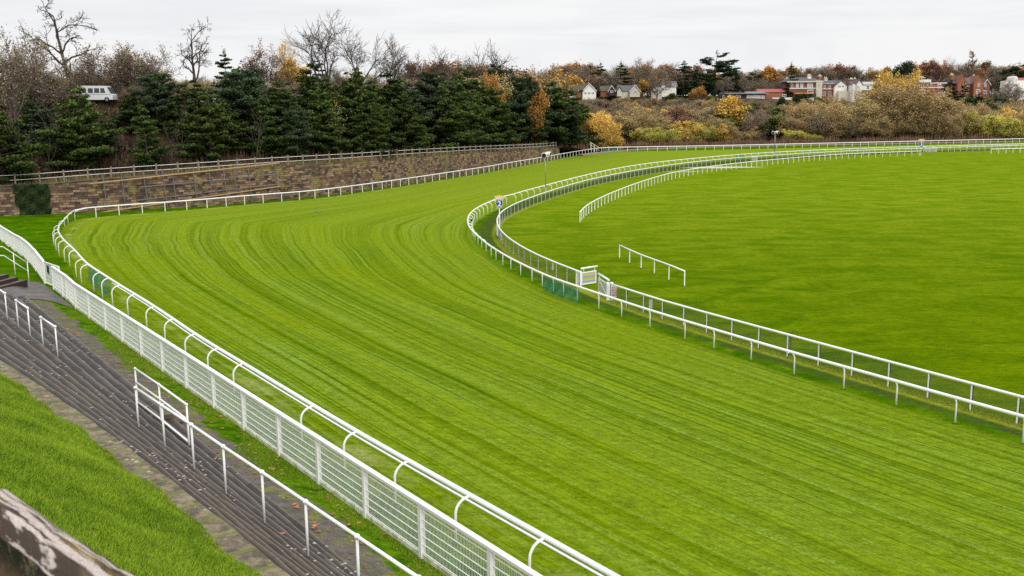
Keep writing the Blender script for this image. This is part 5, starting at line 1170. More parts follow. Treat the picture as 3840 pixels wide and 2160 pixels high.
ORD = ['leftmost', 'second', 'third', 'fourth', 'fifth', 'sixth', 'seventh', 'eighth', 'ninth', 'tenth', 'eleventh', 'twelfth', 'thirteenth', 'fourteenth', 'fifteenth', 'sixteenth', 'seventeenth', 'eighteenth', 'nineteenth', 'twentieth', 'twenty-first', 'twenty-second', 'twenty-third', 'twenty-fourth', 'twenty-fifth', 'twenty-sixth', 'twenty-seventh', 'twenty-eighth', 'twenty-ninth', 'thirtieth', 'thirty-first', 'thirty-second', 'thirty-third', 'thirty-fourth', 'thirty-fifth', 'thirty-sixth']
# front row of pines on the slope (px, top, D behind wall, kind, width)
FRONT = [(-12, 262, 4, 'pine1', 1.2), (100, 262, 12, 'bluepine0', 1.1), (188, 218, 7, 'pine1', 1.05), (262, 300, 10, 'bluepine0', 1.0), (362, 266, 6, 'pine0', .95), (396, 182, 14, 'bluepine1', .75), (455, 205, 12, 'pine0', .85), (520, 232, 6, 'pine3', 1.0), (566, 262, 9, 'pine1', 1.0), (615, 168, 12, 'bluepine1', .85), (662, 240, 7, 'pine0', 1.0), (708, 205, 10, 'pine1', .95), (742, 262, 5, 'bluepine0', .9), (776, 158, 14, 'pine2', .95), (800, 228, 9, 'pine3', .85), (838, 280, 6, 'pine1', .9), (884, 178, 12, 'pine1', .9), (905, 262, 6, 'pine0', .95), (945, 262, 5, 'pine3', .8), (985, 182, 12, 'pine2', 1.2), (1018, 240, 8, 'pine1', .9), (1048, 292, 5, 'pine0', .9), (1082, 178, 12, 'bluepine1', .8), (1108, 220, 8, 'pine1', .95), (1140, 205, 8, 'pine3', .8), (1180, 172, 14, 'pine0', 1.0), (1192, 235, 7, 'pine1', 1.0), (1236, 220, 8, 'pine3', .85), (1262, 262, 6, 'pine0', 1.0), (1312, 190, 10, 'bluepine1', .75), (1335, 240, 7, 'pine1', .9), (1382, 205, 9, 'pine1', 1.05), (1405, 235, 7, 'pine0', 1.0), (1436, 262, 6, 'bluepine0', .95)]
for i, (px, top, D, kind, wd) in enumerate(FRONT):
    D = max(3.2, D - 1.2); place(kind, px, top, wyd(px, D), '%s%s pine from the left in the row behind the sandstone wall' % (ORD[i], ' blue green' if 'blue' in kind else ' dark green') if i else 'dark green pine cut by the left edge behind the sandstone wall', 'pine', 'pines on the slope behind the wall', 'pine_tree', wd * (1.38 if D > 6 else 1.1))
for i, (px, top, kind) in enumerate([(70, 235, 'pine2'), (325, 225, 'pine1'), (490, 200, 'pine2'), (580, 215, 'pine0'), (685, 225, 'pine3'), (818, 195, 'pine1'), (865, 215, 'pine3'), (940, 200, 'pine1'), (1010, 205, 'bluepine1'), (1060, 212, 'pine1'), (1150, 190, 'pine2'), (1210, 205, 'pine1'), (1285, 222, 'pine3'), (1360, 225, 'pine1'), (1420, 222, 'pine3')]): place(kind, px, top, wyd(px, 13), 'dark pine in the second row, filling a gap between the front pines', 'pine', 'pines in the second row behind the wall', 'pine_tree', 1.35)
# ridge: named individuals
NAMED = [('dead0', 152, -25, 26, 'giant bare tree with broken limbs near the top left corner', 1.0, 'bare_tree'), ('dead1', 482, 40, 26, 'tall old bare tree with stumpy limbs left of the dark conifer', .95, 'bare_tree'),
         ('bare0', 812, 22, 28, 'tallest leafless tree on the ridge at centre left', 1.15, 'bare_tree'), ('bare1', 905, 62, 28, 'leafless tree on the ridge right of the tallest one', 1.15, 'bare_tree'), ('bare2', 975, 80, 30, 'third leafless ridge tree from the tallest one', 1.1, 'bare_tree'), ('bare0', 1052, 108, 30, 'fourth leafless ridge tree, smaller and rounder', 1.15, 'bare_tree'), ('bare1', 1100, 125, 32, 'small leafless ridge tree beside the russet crowns', 1.0, 'bare_tree'), ('bare2', 1240, 95, 26, 'round leafless tree standing above the last pines', 1.1, 'bare_tree'), ('bare1', 1185, 128, 34, 'low leafless tree left of the round one above the last pines', 1.1, 'bare_tree'),
         ('spruce1', 565, 128, 20, 'tall dark layered conifer above the blue green pine', .8, 'conifer_tree'), ('thin0', 714, 86, 30, 'slim tree with thin golden leaves on the ridge', .62, 'autumn_tree'), ('thin1', 622, 98, 28, 'twiggy tree with dark russet leaves against the sky', 1.0, 'autumn_tree'), ('thin1', 668, 108, 30, 'lower russet twiggy tree beside the golden slim one', .9, 'autumn_tree'),
         ('thicket2', 262, 104, 24, 'wide brown twiggy tree above the white minibus', 1.35, 'twiggy_tree'), ('thicket2', 345, 108, 25, 'broad olive brown twiggy tree right of the minibus', 1.35, 'twiggy_tree'), ('thin0', 330, 118, 30, 'olive gold leaf crown behind the broad twiggy tree', 1.0, 'autumn_tree'), ('thicket2', 8, 50, 14, 'tall brown twiggy tree at the left edge', .8, 'twiggy_tree'), ('thicket2', 60, 105, 20, 'brown twiggy tree left of the giant bare tree', .8, 'twiggy_tree'), ('twiggy0', 205, 165, 22, 'low brown twiggy tree left of the minibus', 1.2, 'twiggy_tree'), ('twiggy1', 128, 175, 17, 'brown twiggy tree beneath the giant bare tree', 1.2, 'twiggy_tree'),
         ('leafy1', 745, 150, 30, 'yellow green crown on the ridge beside the street lamp', 1.2, 'autumn_tree'), ('leafy0', 1310, 186, 16, 'bright orange gold maple between the blue green pines', .7, 'autumn_tree'), ('leafy0', 1345, 225, 5, 'lower golden maple tucked behind the last pines', .6, 'autumn_tree'), ('leafy0', 1232, 180, 12, 'small pale orange tree above the dark pines', .42, 'autumn_tree'), ('willow0', 1508, 288, 10, 'round yellow willow where the sandstone wall ends', 1.0, 'willow_tree'), ('willow3', 1478, 280, 12, 'yellow willow half hidden by the last pine', .95, 'willow_tree'),
         ('bluepine0', 1245, 155, 22, 'blue green pine beneath the round leafless tree', .8, 'pine_tree'), ('bluepine0', 1160, 168, 26, 'blue green pine on the ridge by the russet crowns', .8, 'pine_tree'), ('spruce1', 800, 145, 32, 'small dark conifer behind the street lamp', .9, 'conifer_tree'), ('pine2', 900, 170, 22, 'dark pine at the foot of the second leafless ridge tree', 1.1, 'pine_tree')]
for (k, px, top, D, lab, wd, nm) in NAMED: place(k, px, top, wyd(px, D), lab, 'conifer' if nm in ('pine_tree', 'conifer_tree') else 'tree', None, nm, wd)
# saplings before the pines
for j, (px, top, k) in enumerate([(640, 270, 'sapling1'), (845, 258, 'sapling0'), (285, 330, 'sapling1'), (340, 335, 'sapling1'), (425, 320, 'sapling1'), (108, 262, 'sapling1'), (30, 200, 'sapling1'), (745, 300, 'sapling1'), (452, 262, 'sapling1')]): place(k, px, top, wyd(px, 3.5 + (j % 3)), '%s thin bare sapling in front of the pines above the wall' % ['tallest', 'yellow leaved', 'slender', 'second slender', 'crooked', 'olive', 'pale', 'leaning', 'faint'][j], 'sapling', None, 'sapling', .7)
# brown understorey crowns filling the ridge and the slope
rr_ = random.Random(5); G1 = 'brown twiggy trees on the wooded ridge'
for px in range(-30, 1360, 34):
    for D, tp in ((20, 205), (33, 180)):
        t = tp + rr_.uniform(-14, 22) + (30 if D == 17 else 0) - (px > 1100) * 8; k = rr_.choice(['twiggy0', 'twiggy1', 'thicket2', 'thicket0', 'thicket2'])
        place(k, px + rr_.uniform(-12, 12), t, wyd(px, D + rr_.uniform(-2, 3)), 'brown twiggy tree filling the wooded ridge behind the pines', 'tree', G1, 'twiggy_tree', rr_.uniform(1.0, 1.4))
for px in range(-20, 1400, 75):
    place(rr_.choice(['thicket2', 'thicket0', 'thicket2']), px + rr_.uniform(-15, 15), 335 + rr_.uniform(-25, 25) - px * .02, wyd(px, rr_.uniform(10, 14)), 'brown leafless bush on the slope between the pines', 'bush', 'brown bushes on the slope between the pines', 'bush', rr_.uniform(.9, 1.4))
# russet woods on the skyline
def skyline(x0, x1, step, tops, ys, kinds, label, group, cat='tree', name='tree', wid=(1.0, 1.4), jit=8):
    x = x0
    while x < x1:
        t = np.interp(x, *tops) + rr_.uniform(-jit * .6, jit); place(rr_.choice(kinds), x, t, rr_.uniform(*ys), label, cat, group, name, rr_.uniform(*wid)); x += step * rr_.uniform(.75, 1.25)
skyline(1030, 1400, 20, ([1030, 1150, 1300, 1520], [162, 150, 172, 176]), (300, 340), ['twiggy2', 'twiggy0', 'twiggy3', 'twiggy2', 'twiggy1'], 'russet crown on the skyline beyond the ridge pines', 'russet woods on the skyline', name='beech_tree')
TOPS = ([1380, 1450, 1550, 1650, 1750, 1850, 1950, 2060, 2150, 2250, 2350, 2450, 2600], [162, 160, 166, 162, 168, 174, 176, 164, 170, 168, 158, 158, 166])
skyline(1390, 2600, 13, TOPS, (455, 520), ['twiggy0', 'twiggy1', 'twiggy2', 'leafy2', 'twiggy3', 'twiggy0', 'bare0', 'leafy0'], 'autumn tree on the skyline behind the houses', 'autumn trees on the skyline behind the houses', name='skyline_tree')
skyline(1380, 1800, 24, ([1380, 1800], [190, 195]), (425, 450), ['twiggy0', 'leafy2', 'twiggy1', 'leafy0', 'broadgreen0', 'twiggy2'], 'autumn tree among the gabled houses', 'autumn trees among the gabled houses')
skyline(1780, 2600, 20, ([1780, 2100, 2600], [198, 192, 186]), (418, 445), ['twiggy0', 'twiggy1', 'twiggy2', 'twiggy0', 'broadgreen0', 'thicket2'], 'brown tree close behind the brick houses', 'brown trees close behind the brick houses')
# conifers and landmarks among the houses
CON = [('spruce1', 1560, 158, 440, 'dark spruce with stepped branches above the small gables', 1.3), ('spruce1', 1511, 160, 440, 'narrow dark spruce behind the white gabled house', 1.0), ('spruce1', 1720, 154, 430, 'dark conifer with ragged top left of the tallest tree', 1.4), ('cedar0', 1800, 134, 430, 'tallest dark evergreen on the skyline, broad and ragged', 1.15), ('cedar0', 1828, 155, 430, 'flat topped dark evergreen right of the tallest one', 1.0), ('spruce0', 1752, 172, 420, 'dark evergreen beside the orange birch', 1.6), ('spruce0', 1850, 172, 425, 'dark evergreen left of the long bungalow roof', 1.5), ('cedar0', 1905, 182, 440, 'flat spreading cedar above the red roof', 1.3), ('spruce1', 1990, 160, 400, 'slim dark conifer in front of the brick villa', .8), ('broadgreen0', 2258, 158, 440, 'round dark green conifer against the sky right of centre', 1.1), ('spruce0', 2140, 190, 425, 'dark yew between the villa and the white house', 1.6), ('spruce1', 2212, 188, 425, 'small dark conifer behind the white house roof', 1.2), ('spruce0', 2395, 204, 385, 'dark conical yew left of the double gabled brick house', 2.0), ('spruce0', 2425, 210, 384, 'narrow dark yew in front of the double gabled brick house', 1.3), ('cedar0', 2560, 160, 430, 'black green cedar at the right edge of the skyline', 1.2), ('cedar0', 2535, 168, 430, 'dark cedar above the white house at the right edge', 1.0), ('poplar0', 2447, 128, 440, 'tall narrow leafless poplar above the double gabled house', .8), ('bare1', 2378, 138, 440, 'feathery leafless tree rising above the flat roofed brick house', .7), ('spruce0', 2464, 238, 362, 'dark conifer below the double gabled brick house', 1.5),
       ('twiggy0', 1613, 145, 435, 'tall leafless tree with orange leaves behind the gables', .9), ('twiggy0', 1665, 155, 430, 'purple brown leafless tree by the white chimney', 1.1), ('leafy0', 1945, 165, 440, 'orange tree above the red roof', 1.1), ('twiggy1', 1655, 175, 400, 'dark brown leafless tree right of the cream gable', 1.2), ('twiggy0', 1815, 190, 395, 'large brown leafless tree left of the bungalow', 1.3), ('twiggy1', 1875, 188, 400, 'brown leafless tree in front of the bungalow', 1.0), ('twiggy0', 1516, 172, 425, 'purple brown crown right of the white gabled house', 1.2), ('twiggy1', 1412, 180, 400, 'brown crown left of the white gabled house', 1.0), ('bare2', 2062, 160, 430, 'round olive leafless tree behind the brick villa', 1.2), ('bare0', 2110, 165, 430, 'spreading leafless tree behind the villa chimneys', 1.2), ('bare1', 2168, 162, 430, 'leafless tree above the white house', 1.1), ('bare2', 2305, 160, 430, 'rounded leafless tree above the flat roofed brick house', 1.3)]
for (k, px, top, y, lab, wd) in CON: place(k, px, top, y, lab, 'tree', None, 'conifer_tree' if k[:3] in ('spr', 'ced', 'bro') else 'bare_tree', wd)
# slopes below the houses
def bank_rows(x0, x1, rows, kinds, label, group, name, step=30, wid=(1.0, 1.5)):
    for (y, tp) in rows:
        x = x0 + rr_.uniform(0, step)
        while x < x1:
            place(rr_.choice(kinds), x, tp + rr_.uniform(-9, 9), y + rr_.uniform(-6, 6), label, 'tree', group, name, rr_.uniform(*wid)); x += step * rr_.uniform(.7, 1.2)
bank_rows(1430, 1830, [(390, 250), (374, 253), (358, 262), (343, 275), (330, 290)], ['twiggy0', 'thicket2', 'twiggy1', 'thicket0', 'twiggy1', 'twiggy2'], 'autumn tree on the bank below the gabled houses', 'autumn trees on the bank below the gabled houses', 'twiggy_tree', 17, (1.2, 1.8))
bank_rows(1800, 2030, [(380, 258), (365, 262), (348, 276), (332, 292)], ['twiggy1', 'thicket2', 'leafy3', 'thicket1', 'twiggy0'], 'autumn tree on the bank below the bungalow', 'autumn trees on the bank below the bungalow', 'twiggy_tree', 17, (1.2, 1.8))
bank_rows(2000, 2600, [(382, 250), (365, 254), (348, 262), (330, 285)], ['thicket0', 'thicket1', 'thicket0', 'thicket2'], 'bushy tree on the bank below the brick houses', 'bushy trees below the brick houses', 'willow_tree', 20, (1.1, 1.5))
# single shrubs and trees on the bank
BK = [('leafy0', 1765, 216, 385, 'pale orange birch on the bank right of centre', .9), ('leafy0', 1748, 222, 392, 'orange birch left of the pale orange one', .8), ('leafy1', 1852, 246, 335, 'round golden olive tree below the bungalow', 1.15), ('leafy0', 1850, 238, 345, 'orange tuft of leaves in front of the bungalow windows', .6), ('leafy1', 1620, 275, 345, 'thin golden tree behind the yellow willows', 1.0), ('leafy1', 1662, 278, 345, 'second thin golden tree behind the yellow willows', 1.0), ('willow1', 1612, 322, 318, 'leftmost low yellow green willow bush behind the far rail', 1.5), ('willow1', 1648, 316, 318, 'second low yellow green willow bush behind the far rail', 1.5), ('willow2', 1688, 312, 320, 'third yellow green willow bush, wider, behind the far rail', 1.5), ('willow0', 1725, 304, 322, 'tallest yellow willow bush of the row behind the far rail', 1.4), ('willow2', 1760, 303, 322, 'yellow green willow bush right of the tallest one', 1.4), ('willow0', 1798, 310, 324, 'last yellow willow bush of the row behind the far rail', 1.4), ('thicket0', 1840, 318, 324, 'orange brown bush right of the yellow willows', 1.4), ('thicket1', 1885, 318, 326, 'ochre bush right of the orange brown one', 1.5),
      ('bare0', 1580, 268, 330, 'dark leafless tree in the gap between the yellow bushes', 1.1), ('willow3', 2258, 176, 372, 'large golden willow crown in front of the flat roofed brick house', .62), ('leafy1', 2225, 202, 368, 'lower golden crown left of the large golden willow', 1.0), ('thicket0', 2262, 198, 335, 'huge ochre willow with dark limbs under the golden crown', 1.3), ('thicket1', 2190, 222, 332, 'broad ochre willow left of the huge one', 1.3), ('thicket0', 2338, 222, 332, 'ochre willow right of the huge one', 1.3), ('thicket1', 2120, 240, 330, 'ochre willow below the white house', 1.3), ('thicket0', 2050, 250, 330, 'ochre willow below the brick villa', 1.3), ('willow1', 2012, 325, 312, 'light green bush behind the far rail below the villa', 1.6), ('thicket1', 2405, 246, 330, 'brown willow below the double gabled house', 1.3), ('willow2', 2448, 278, 330, 'first round yellow green bush near the right edge', 1.35), ('willow1', 2490, 282, 326, 'second round yellow green bush at the right edge', 1.3), ('willow2', 2525, 290, 322, 'third round yellow green bush at the right edge', 1.35), ('willow0', 2568, 272, 330, 'golden bush at the right edge', 1.3), ('broadgreen0', 2000, 238, 372, 'dark evergreen bush below the brick villa', 1.4), ('broadgreen0', 1965, 246, 372, 'dark evergreen bush below the red roof', 1.4), ('leafy3', 2058, 245, 375, 'yellow green bush below the villa wing', 1.0), ('leafy3', 1690, 235, 395, 'olive green bush by the white chimney house', 1.2), ('leafy3', 1790, 242, 378, 'olive green bush right of the orange birch', 1.2), ('broadgreen0', 2490, 246, 362, 'clipped dark green hedge crown below the double gabled house', 1.7), ('broadgreen0', 2520, 248, 364, 'dark green hedge crown nearer the right edge', 1.5), ('twiggy1', 2545, 200, 378, 'brown leafless tree before the white house at the right edge', 1.0), ('bare1', 2512, 205, 372, 'pale birch beside the hedge at the right edge', .7)]
for (k, px, top, y, lab, wd) in BK: place(k, px, top, y, lab, 'bush' if 'bush' in lab or 'hedge' in lab else 'tree', None, 'willow_bush' if k[:3] == 'wil' else 'autumn_tree', wd)
# reddish scrub strip along the far boundary, dead grass and bramble on the slopes
def scrub(name, label, n, area, hs, size, matr, cat='undergrowth'):
    C = []; S = []
    for _ in range(n):
        q = area();
        if q is None: continue
        x, y = q; C.append((x, y))
    C = np.array(C); D, s = pdist(C[:, 0], C[:, 1], BND); z = ht(C[:, 0], C[:, 1], D, s); k = len(C); h = hs * NR.rand(k) * (.4 + 1.1 * vnoise(C[:, 0] + 300, C[:, 1], .25, 31)); P = np.stack([C[:, 0], C[:, 1], z + h * .5], 1); sh = np.clip(.2 + .6 * h / hs + .25 * NR.randn(k) + .35 * (vnoise(C[:, 0] + 300, C[:, 1], .12, 33) - .5), 0, 1)
    a = NR.rand(k) * 6.28; w = size * (.5 + NR.rand(k)); hh = h * .6 + size; V = np.stack([P + np.stack([-np.cos(a) * w, -np.sin(a) * w, -hh], 1), P + np.stack([np.cos(a) * w, np.sin(a) * w, -hh], 1), P + np.stack([.5 * w * NR.randn(k), .5 * w * NR.randn(k), hh], 1)], 1).reshape(-1, 3); me = mesh_np(name, V - V[0], np.arange(3 * k).reshape(-1, 3), matr); attr(me, 'shade', np.repeat(sh, 3)); tag(link(name, me, None, tuple(V[0])), label, cat, kind='stuff')
_Bn = resample(BND, 1.0); _T, _N = normals(_Bn); _sb = cumlen(_Bn); _far = np.where(_sb > SW + 3)[0]; _nr = np.where(_sb <= SW + 3)[0]; _far = np.array([i for i in _far if _Bn[i][0] < 260])
def a1():
    i = random.choice(_far); d = 1.6 + 14 * random.random() ** 1.5; q = _Bn[i] + _N[i] * d + NR.randn(2) * .5; return q
def a2():
    i = random.choice(_nr); d = 2.2 + 26 * random.random(); q = _Bn[i] + _N[i] * d + NR.randn(2) * .5; return q
def a3():
    i = random.choice(_nr); d = .9 + 3.0 * random.random(); q = _Bn[i] + _N[i] * d + NR.randn(2) * .3; return q
SCRUB = foliage('reddish_scrub', (.065, .040, .026), (.26, .155, .095), 0, 0); DEAD = foliage('dead_grass', (.075, .060, .024), (.30, .235, .105), 0, 0); BRAM = foliage('bramble', (.018, .012, .009), (.105, .062, .040), 0, 0)
scrub('scrub', 'reddish brown scrub and dead stems behind the black railings', 26000, a1, 2.0, .10, SCRUB)
scrub('undergrowth', 'dark brown bramble and leaf litter under the pines', 42000, a2, 1.3, .10, BRAM)
scrub('dead_grass', 'long dead grass along the top of the sandstone wall', 26000, a3, .55, .05, DEAD, 'grass')
# ------------------------------------------------------------------ houses across the river, vehicles, street lamp
def wallmat(name, a, b, sc=3.0): return mat(name, lambda t, q: t.put(q.inputs['Base Color'], t.mix(t.noise(t.pos(), sc, 4, .7), a, b)), rough=.85)
BRICK = wallmat('red_brick', (.17, .062, .040), (.30, .125, .075), 1.2); BRICKB = wallmat('orange_brick', (.26, .095, .050), (.38, .155, .085), 1.2); RENDER = wallmat('white_render', (.76, .74, .68), (.88, .86, .80), .8); CREAMW = wallmat('cream_render', (.52, .48, .38), (.66, .62, .52), .8)
SLATE = wallmat('slate_roof', (.085, .08, .09), (.16, .15, .165), 1.5); MOSSR = wallmat('mossy_roof', (.055, .055, .035), (.13, .115, .075), .6); REDR = wallmat('red_metal_roof', (.34, .085, .085), (.42, .13, .125), .6); DKW = wallmat('dark_timber_cladding', (.035, .024, .024), (.08, .055, .052), 1.5)
GLASS = mat('dark_window_glass', col=(.035, .042, .05), rough=.12, spec=.6); TRIMW = mat('white_window_trim', col=(.78, .78, .76), rough=.5); GREYR = wallmat('grey_felt_roof', (.20, .23, .23), (.30, .33, .33), .8); ORC = mat('orange_canopy', col=(.62, .26, .05), rough=.6); POT = mat('cream_chimney_pot', col=(.62, .56, .44), rough=.7)
class House:
    """parts drawn in picture columns/rows (2576 scale) at forward distance y; u to the right, all built at true size there"""
    def __init__(s, name, label, x0, yb, y, cat='house'):
        s.y = y; s.k = y / (FL / 1.49068); P = at_depth(x0 * 1.49068, yb * 1.49068, y); s.x0 = x0; s.yb = yb; s.root = thing(name, label, cat, tuple(P)); s.root.rotation_euler = (0, 0, 0)
    def L(s, x, v, d=0.0): return ((x - s.x0) * s.k, d, (s.yb - v) * s.k)
    def put(s, name, mb, matr, par=None): return link(name, mb.mesh(name, matr), par or s.root)
    def wall(s, x0, x1, v0, v1, d0, d1, matr=BRICK, name='wall'):
        m = MB(); a = s.L(x0, v1, d0); b = s.L(x1, v0, d1); m.box(((a[0] + b[0]) / 2, (d0 + d1) / 2, (a[2] + b[2]) / 2 - .75), (b[0] - a[0], d1 - d0, b[2] - a[2] + 1.5)); return s.put(name, m, matr)
    def gablewall(s, x0, x1, v0, vap, v1, d0, d1, matr=RENDER):
        m = MB(); xa = (x0 + x1) / 2; P = [s.L(x0, v1 + 6, d0), s.L(x1, v1 + 6, d0), s.L(x1, v0, d0), s.L(xa, vap, d0), s.L(x0, v0, d0)]; m.prism(P, (0, d1 - d0, 0)); return s.put('wall', m, matr)
    def gableroof(s, x0, x1, v0, vap, d0, d1, matr=SLATE, ov=.4, th=.16, barge=None):
        xa = (x0 + x1) / 2; m = MB(); e = ov / s.k * .6; a = s.L(x0 - e, v0 + e * .8, d0 - ov); b = s.L(xa, vap - 1, d0 - ov); c = s.L(x1 + e, v0 + e * .8, d0 - ov); D = (0, d1 - d0 + 2 * ov, 0)
        m.prism([a, b, (b[0], b[1], b[2] + th * 1.4), (a[0], a[1], a[2] + th)], D); m.prism([b, c, (c[0], c[1], c[2] + th), (b[0] + .003, b[1], b[2] + th * 1.4)], D); s.put('roof', m, matr)
        if barge:
            m = MB(); w = .30
            for p, q in ((a, b), (b, c)): m.prism([(p[0], p[1] - .06, p[2] - w * .6), (q[0], q[1] - .06, q[2] - w * .6), (q[0], q[1] - .06, q[2] + .12), (p[0], p[1] - .06, p[2] + .12)], (0, .05, 0))
            s.put('bargeboard', m, barge)
    def sideroof(s, x0, x1, ve, vr, d0, d1, matr=SLATE, hip=0.0, ov=.4):
        a = s.L(x0, ve, d0 - ov); b = s.L(x1, ve, d0 - ov); dm = (d0 + d1) / 2; h = hip / s.k * s.k; r0 = s.L(x0 + hip, vr, dm); r1 = s.L(x1 - hip, vr, dm); c = s.L(x1, ve, d1 + ov); d = s.L(x0, ve, d1 + ov); m = MB(); m.add([a, b, c, d, r0, r1], [(0, 1, 5, 4), (2, 3, 4, 5)], [(1, 2, 5), (3, 0, 4), (0, 3, 2), (0, 2, 1)]); return s.put('roof', m, matr)
    def win(s, x0, x1, v0, v1, d0, bars=(1, 1), arch=False, surround=.0, glass=GLASS):
        a = s.L(x0, v1, d0); b = s.L(x1, v0, d0); w = b[0] - a[0]; h = b[2] - a[2]; cx = (a[0] + b[0]) / 2; cz = (a[2] + b[2]) / 2; t = max(.10, .10 * w); m = MB()
        for sx in (-1, 1): m.box((cx + sx * (w / 2 - t / 2), d0 - .05, cz), (t, .12, h))
        for sz in (-1, 1): m.box((cx, d0 - .052, cz + sz * (h / 2 - t / 2)), (w - 2 * t, .12, t))
        for k in range(1, bars[0]): m.box((a[0] + w * k / bars[0], d0 - .048, cz), (t * .7, .10, h - 2 * t))
        for k in range(1, bars[1]): m.box((cx, d0 - .046, a[2] + h * k / bars[1]), (w - 2 * t, .09, t * .7))
        if arch:
            P = [(cx + w / 2 * cos(q) * 1.05, d0 - .11, b[2] + w * .38 * sin(q)) for q in np.linspace(0, pi, 9)]; m.prism(P, (0, .10, 0))
        f = s.put('window', m, TRIMW); m = MB(); m.box((cx, d0 - .012, cz), (w - t, .03, h - t)); s.put('pane', m, glass, f)
    def chim(s, x0, x1, v0, v1, d0, d1, matr=BRICK, pots=2):
        m = MB(); a = s.L(x0, v1, d0); b = s.L(x1, v0, d1); m.box(((a[0] + b[0]) / 2, (d0 + d1) / 2, (a[2] + b[2]) / 2), (b[0] - a[0], d1 - d0, b[2] - a[2])); c = s.put('chimney', m, matr)
        if pots:
            m = MB()
            for k in range(pots): cx = a[0] + (b[0] - a[0]) * (k + .5) / pots; m.tube([(cx, (d0 + d1) / 2, b[2]), (cx, (d0 + d1) / 2, b[2] + .7)], .2, 8)
            m.box(((a[0] + b[0]) / 2, (d0 + d1) / 2, b[2] + .02), ((b[0] - a[0]) * 1.25, (d1 - d0) * 1.2, .22)); s.put('chimney_pots', m, POT, c)
    def band(s, x0, x1, v, d0, h=.25, matr=TRIMW, name='cornice', dp=.25):
        m = MB(); a = s.L(x0, v, 0); b = s.L(x1, v, 0); m.box(((a[0] + b[0]) / 2, d0 - dp / 2 + .01, a[2]), (b[0] - a[0], dp, h)); s.put(name, m, matr)
# white gabled house on the left
h = House('gabled_house', 'white gabled house with long mossy roof on the wooded bank, leftmost house', 1448, 245, 400)
h.wall(1447, 1472, 228, 245, 0, 9, BRICK); h.gablewall(1465, 1498, 229, 213, 245, -1.0, 9, RENDER); h.sideroof(1442, 1483, 231, 213, 0, 9, MOSSR); h.gableroof(1465, 1498, 229, 213, -1.0, 9, MOSSR, barge=TRIMW)
for a in (1468, 1477.5, 1487): h.win(a, a + 7, 232.5, 237, -1.0, (3, 1))
h.wall(1432, 1446, 236, 245, -1.5, 4, TRIMW, 'conservatory'); h.win(1434, 1444, 238, 244, -1.5, (4, 1)); h.chim(1464, 1467, 206, 216, 4, 5.5, BRICK, 1)
h = House('gabled_house', 'small dark roofed house with white bargeboards right of the white gabled house', 1529, 234, 402)
h.gablewall(1531, 1546, 229, 218, 234, 0, 8, DKW); h.gableroof(1530, 1547, 230, 217, 0, 8, MOSSR, barge=TRIMW); h.sideroof(1512, 1536, 229, 216, 2, 9, MOSSR); h.wall(1514, 1533, 229, 234, 2, 8, BRICK); h.win(1535, 1542, 228, 233, 0, (2, 1))
h = House('gabled_house', 'cream gabled house with grey slate roof among bare trees', 1553, 236, 402)
h.gablewall(1584, 1609, 230, 216, 238, 0, 9, CREAMW); h.gableroof(1583, 1610, 231, 215.5, 0, 9, SLATE, barge=TRIMW); h.sideroof(1556, 1592, 230, 215, 2, 10, SLATE); h.wall(1558, 1588, 230, 238, 2, 9, CREAMW); h.gablewall(1553, 1565, 229, 221, 236, 1, 8, CREAMW); h.gableroof(1552, 1566, 230, 220.5, 1, 8, SLATE); h.win(1593, 1601, 229, 234, 0, (3, 1))
h = House('chimney_house', 'grey roofed house with a square white chimney half hidden by trees', 1648, 232, 408)
h.wall(1650, 1700, 218, 234, 0, 8, RENDER); h.sideroof(1646, 1704, 219, 205, 0, 8, SLATE); h.chim(1663, 1670.5, 201, 222, -1.2, .4, RENDER, 0); h.wall(1640, 1662, 226, 240, -3, 2, RENDER); h.win(1690, 1698, 212, 219, -.4, (3, 1)); h.win(1642, 1648, 229, 236, -3, (2, 1))
# long bungalow
h = House('bungalow', 'long low bungalow with flat grey roof and white framed windows', 1817, 254, 392)
h.wall(1818, 1924, 238, 254, 0, 9, DKW); m = MB(); a = h.L(1822, 236, 0); b = h.L(1929, 236, 0); m.box(((a[0] + b[0]) / 2, 4.2, a[2]), (b[0] - a[0], 11, .35)); h.put('roof', m, GREYR); h.sideroof(1876, 1927, 236, 231.5, 0, 9, GREYR, 5); h.sideroof(1824, 1872, 236, 232, 1, 9, DKW, 3)
for (a, b, n) in ((1817.5, 1823, 1), (1831, 1842, 3), (1850, 1862, 3), (1877, 1890, 3), (1891, 1911, 5), (1912, 1922, 3)): h.win(a, b, 240, 253.4, 0, (n, 1), glass=PALEPANEL if a > 1870 else GLASS)
h.band(1870, 1932, 254.6, -.6, .35, CONC, 'terrace_edge', 1.6)
h = House('red_roofed_hall', 'low brick hall with shallow red metal roof', 1908, 250, 398, 'hall')
h.wall(1911, 1968, 232, 250, 0, 9, BRICKB); h.sideroof(1907, 1972, 232.5, 224.5, 0, 9, REDR); h.wall(1936, 1984, 246, 256, -4, -3, RENDER, 'garden_wall'); h.win(1966, 1976, 238, 244, -.3, (2, 1))
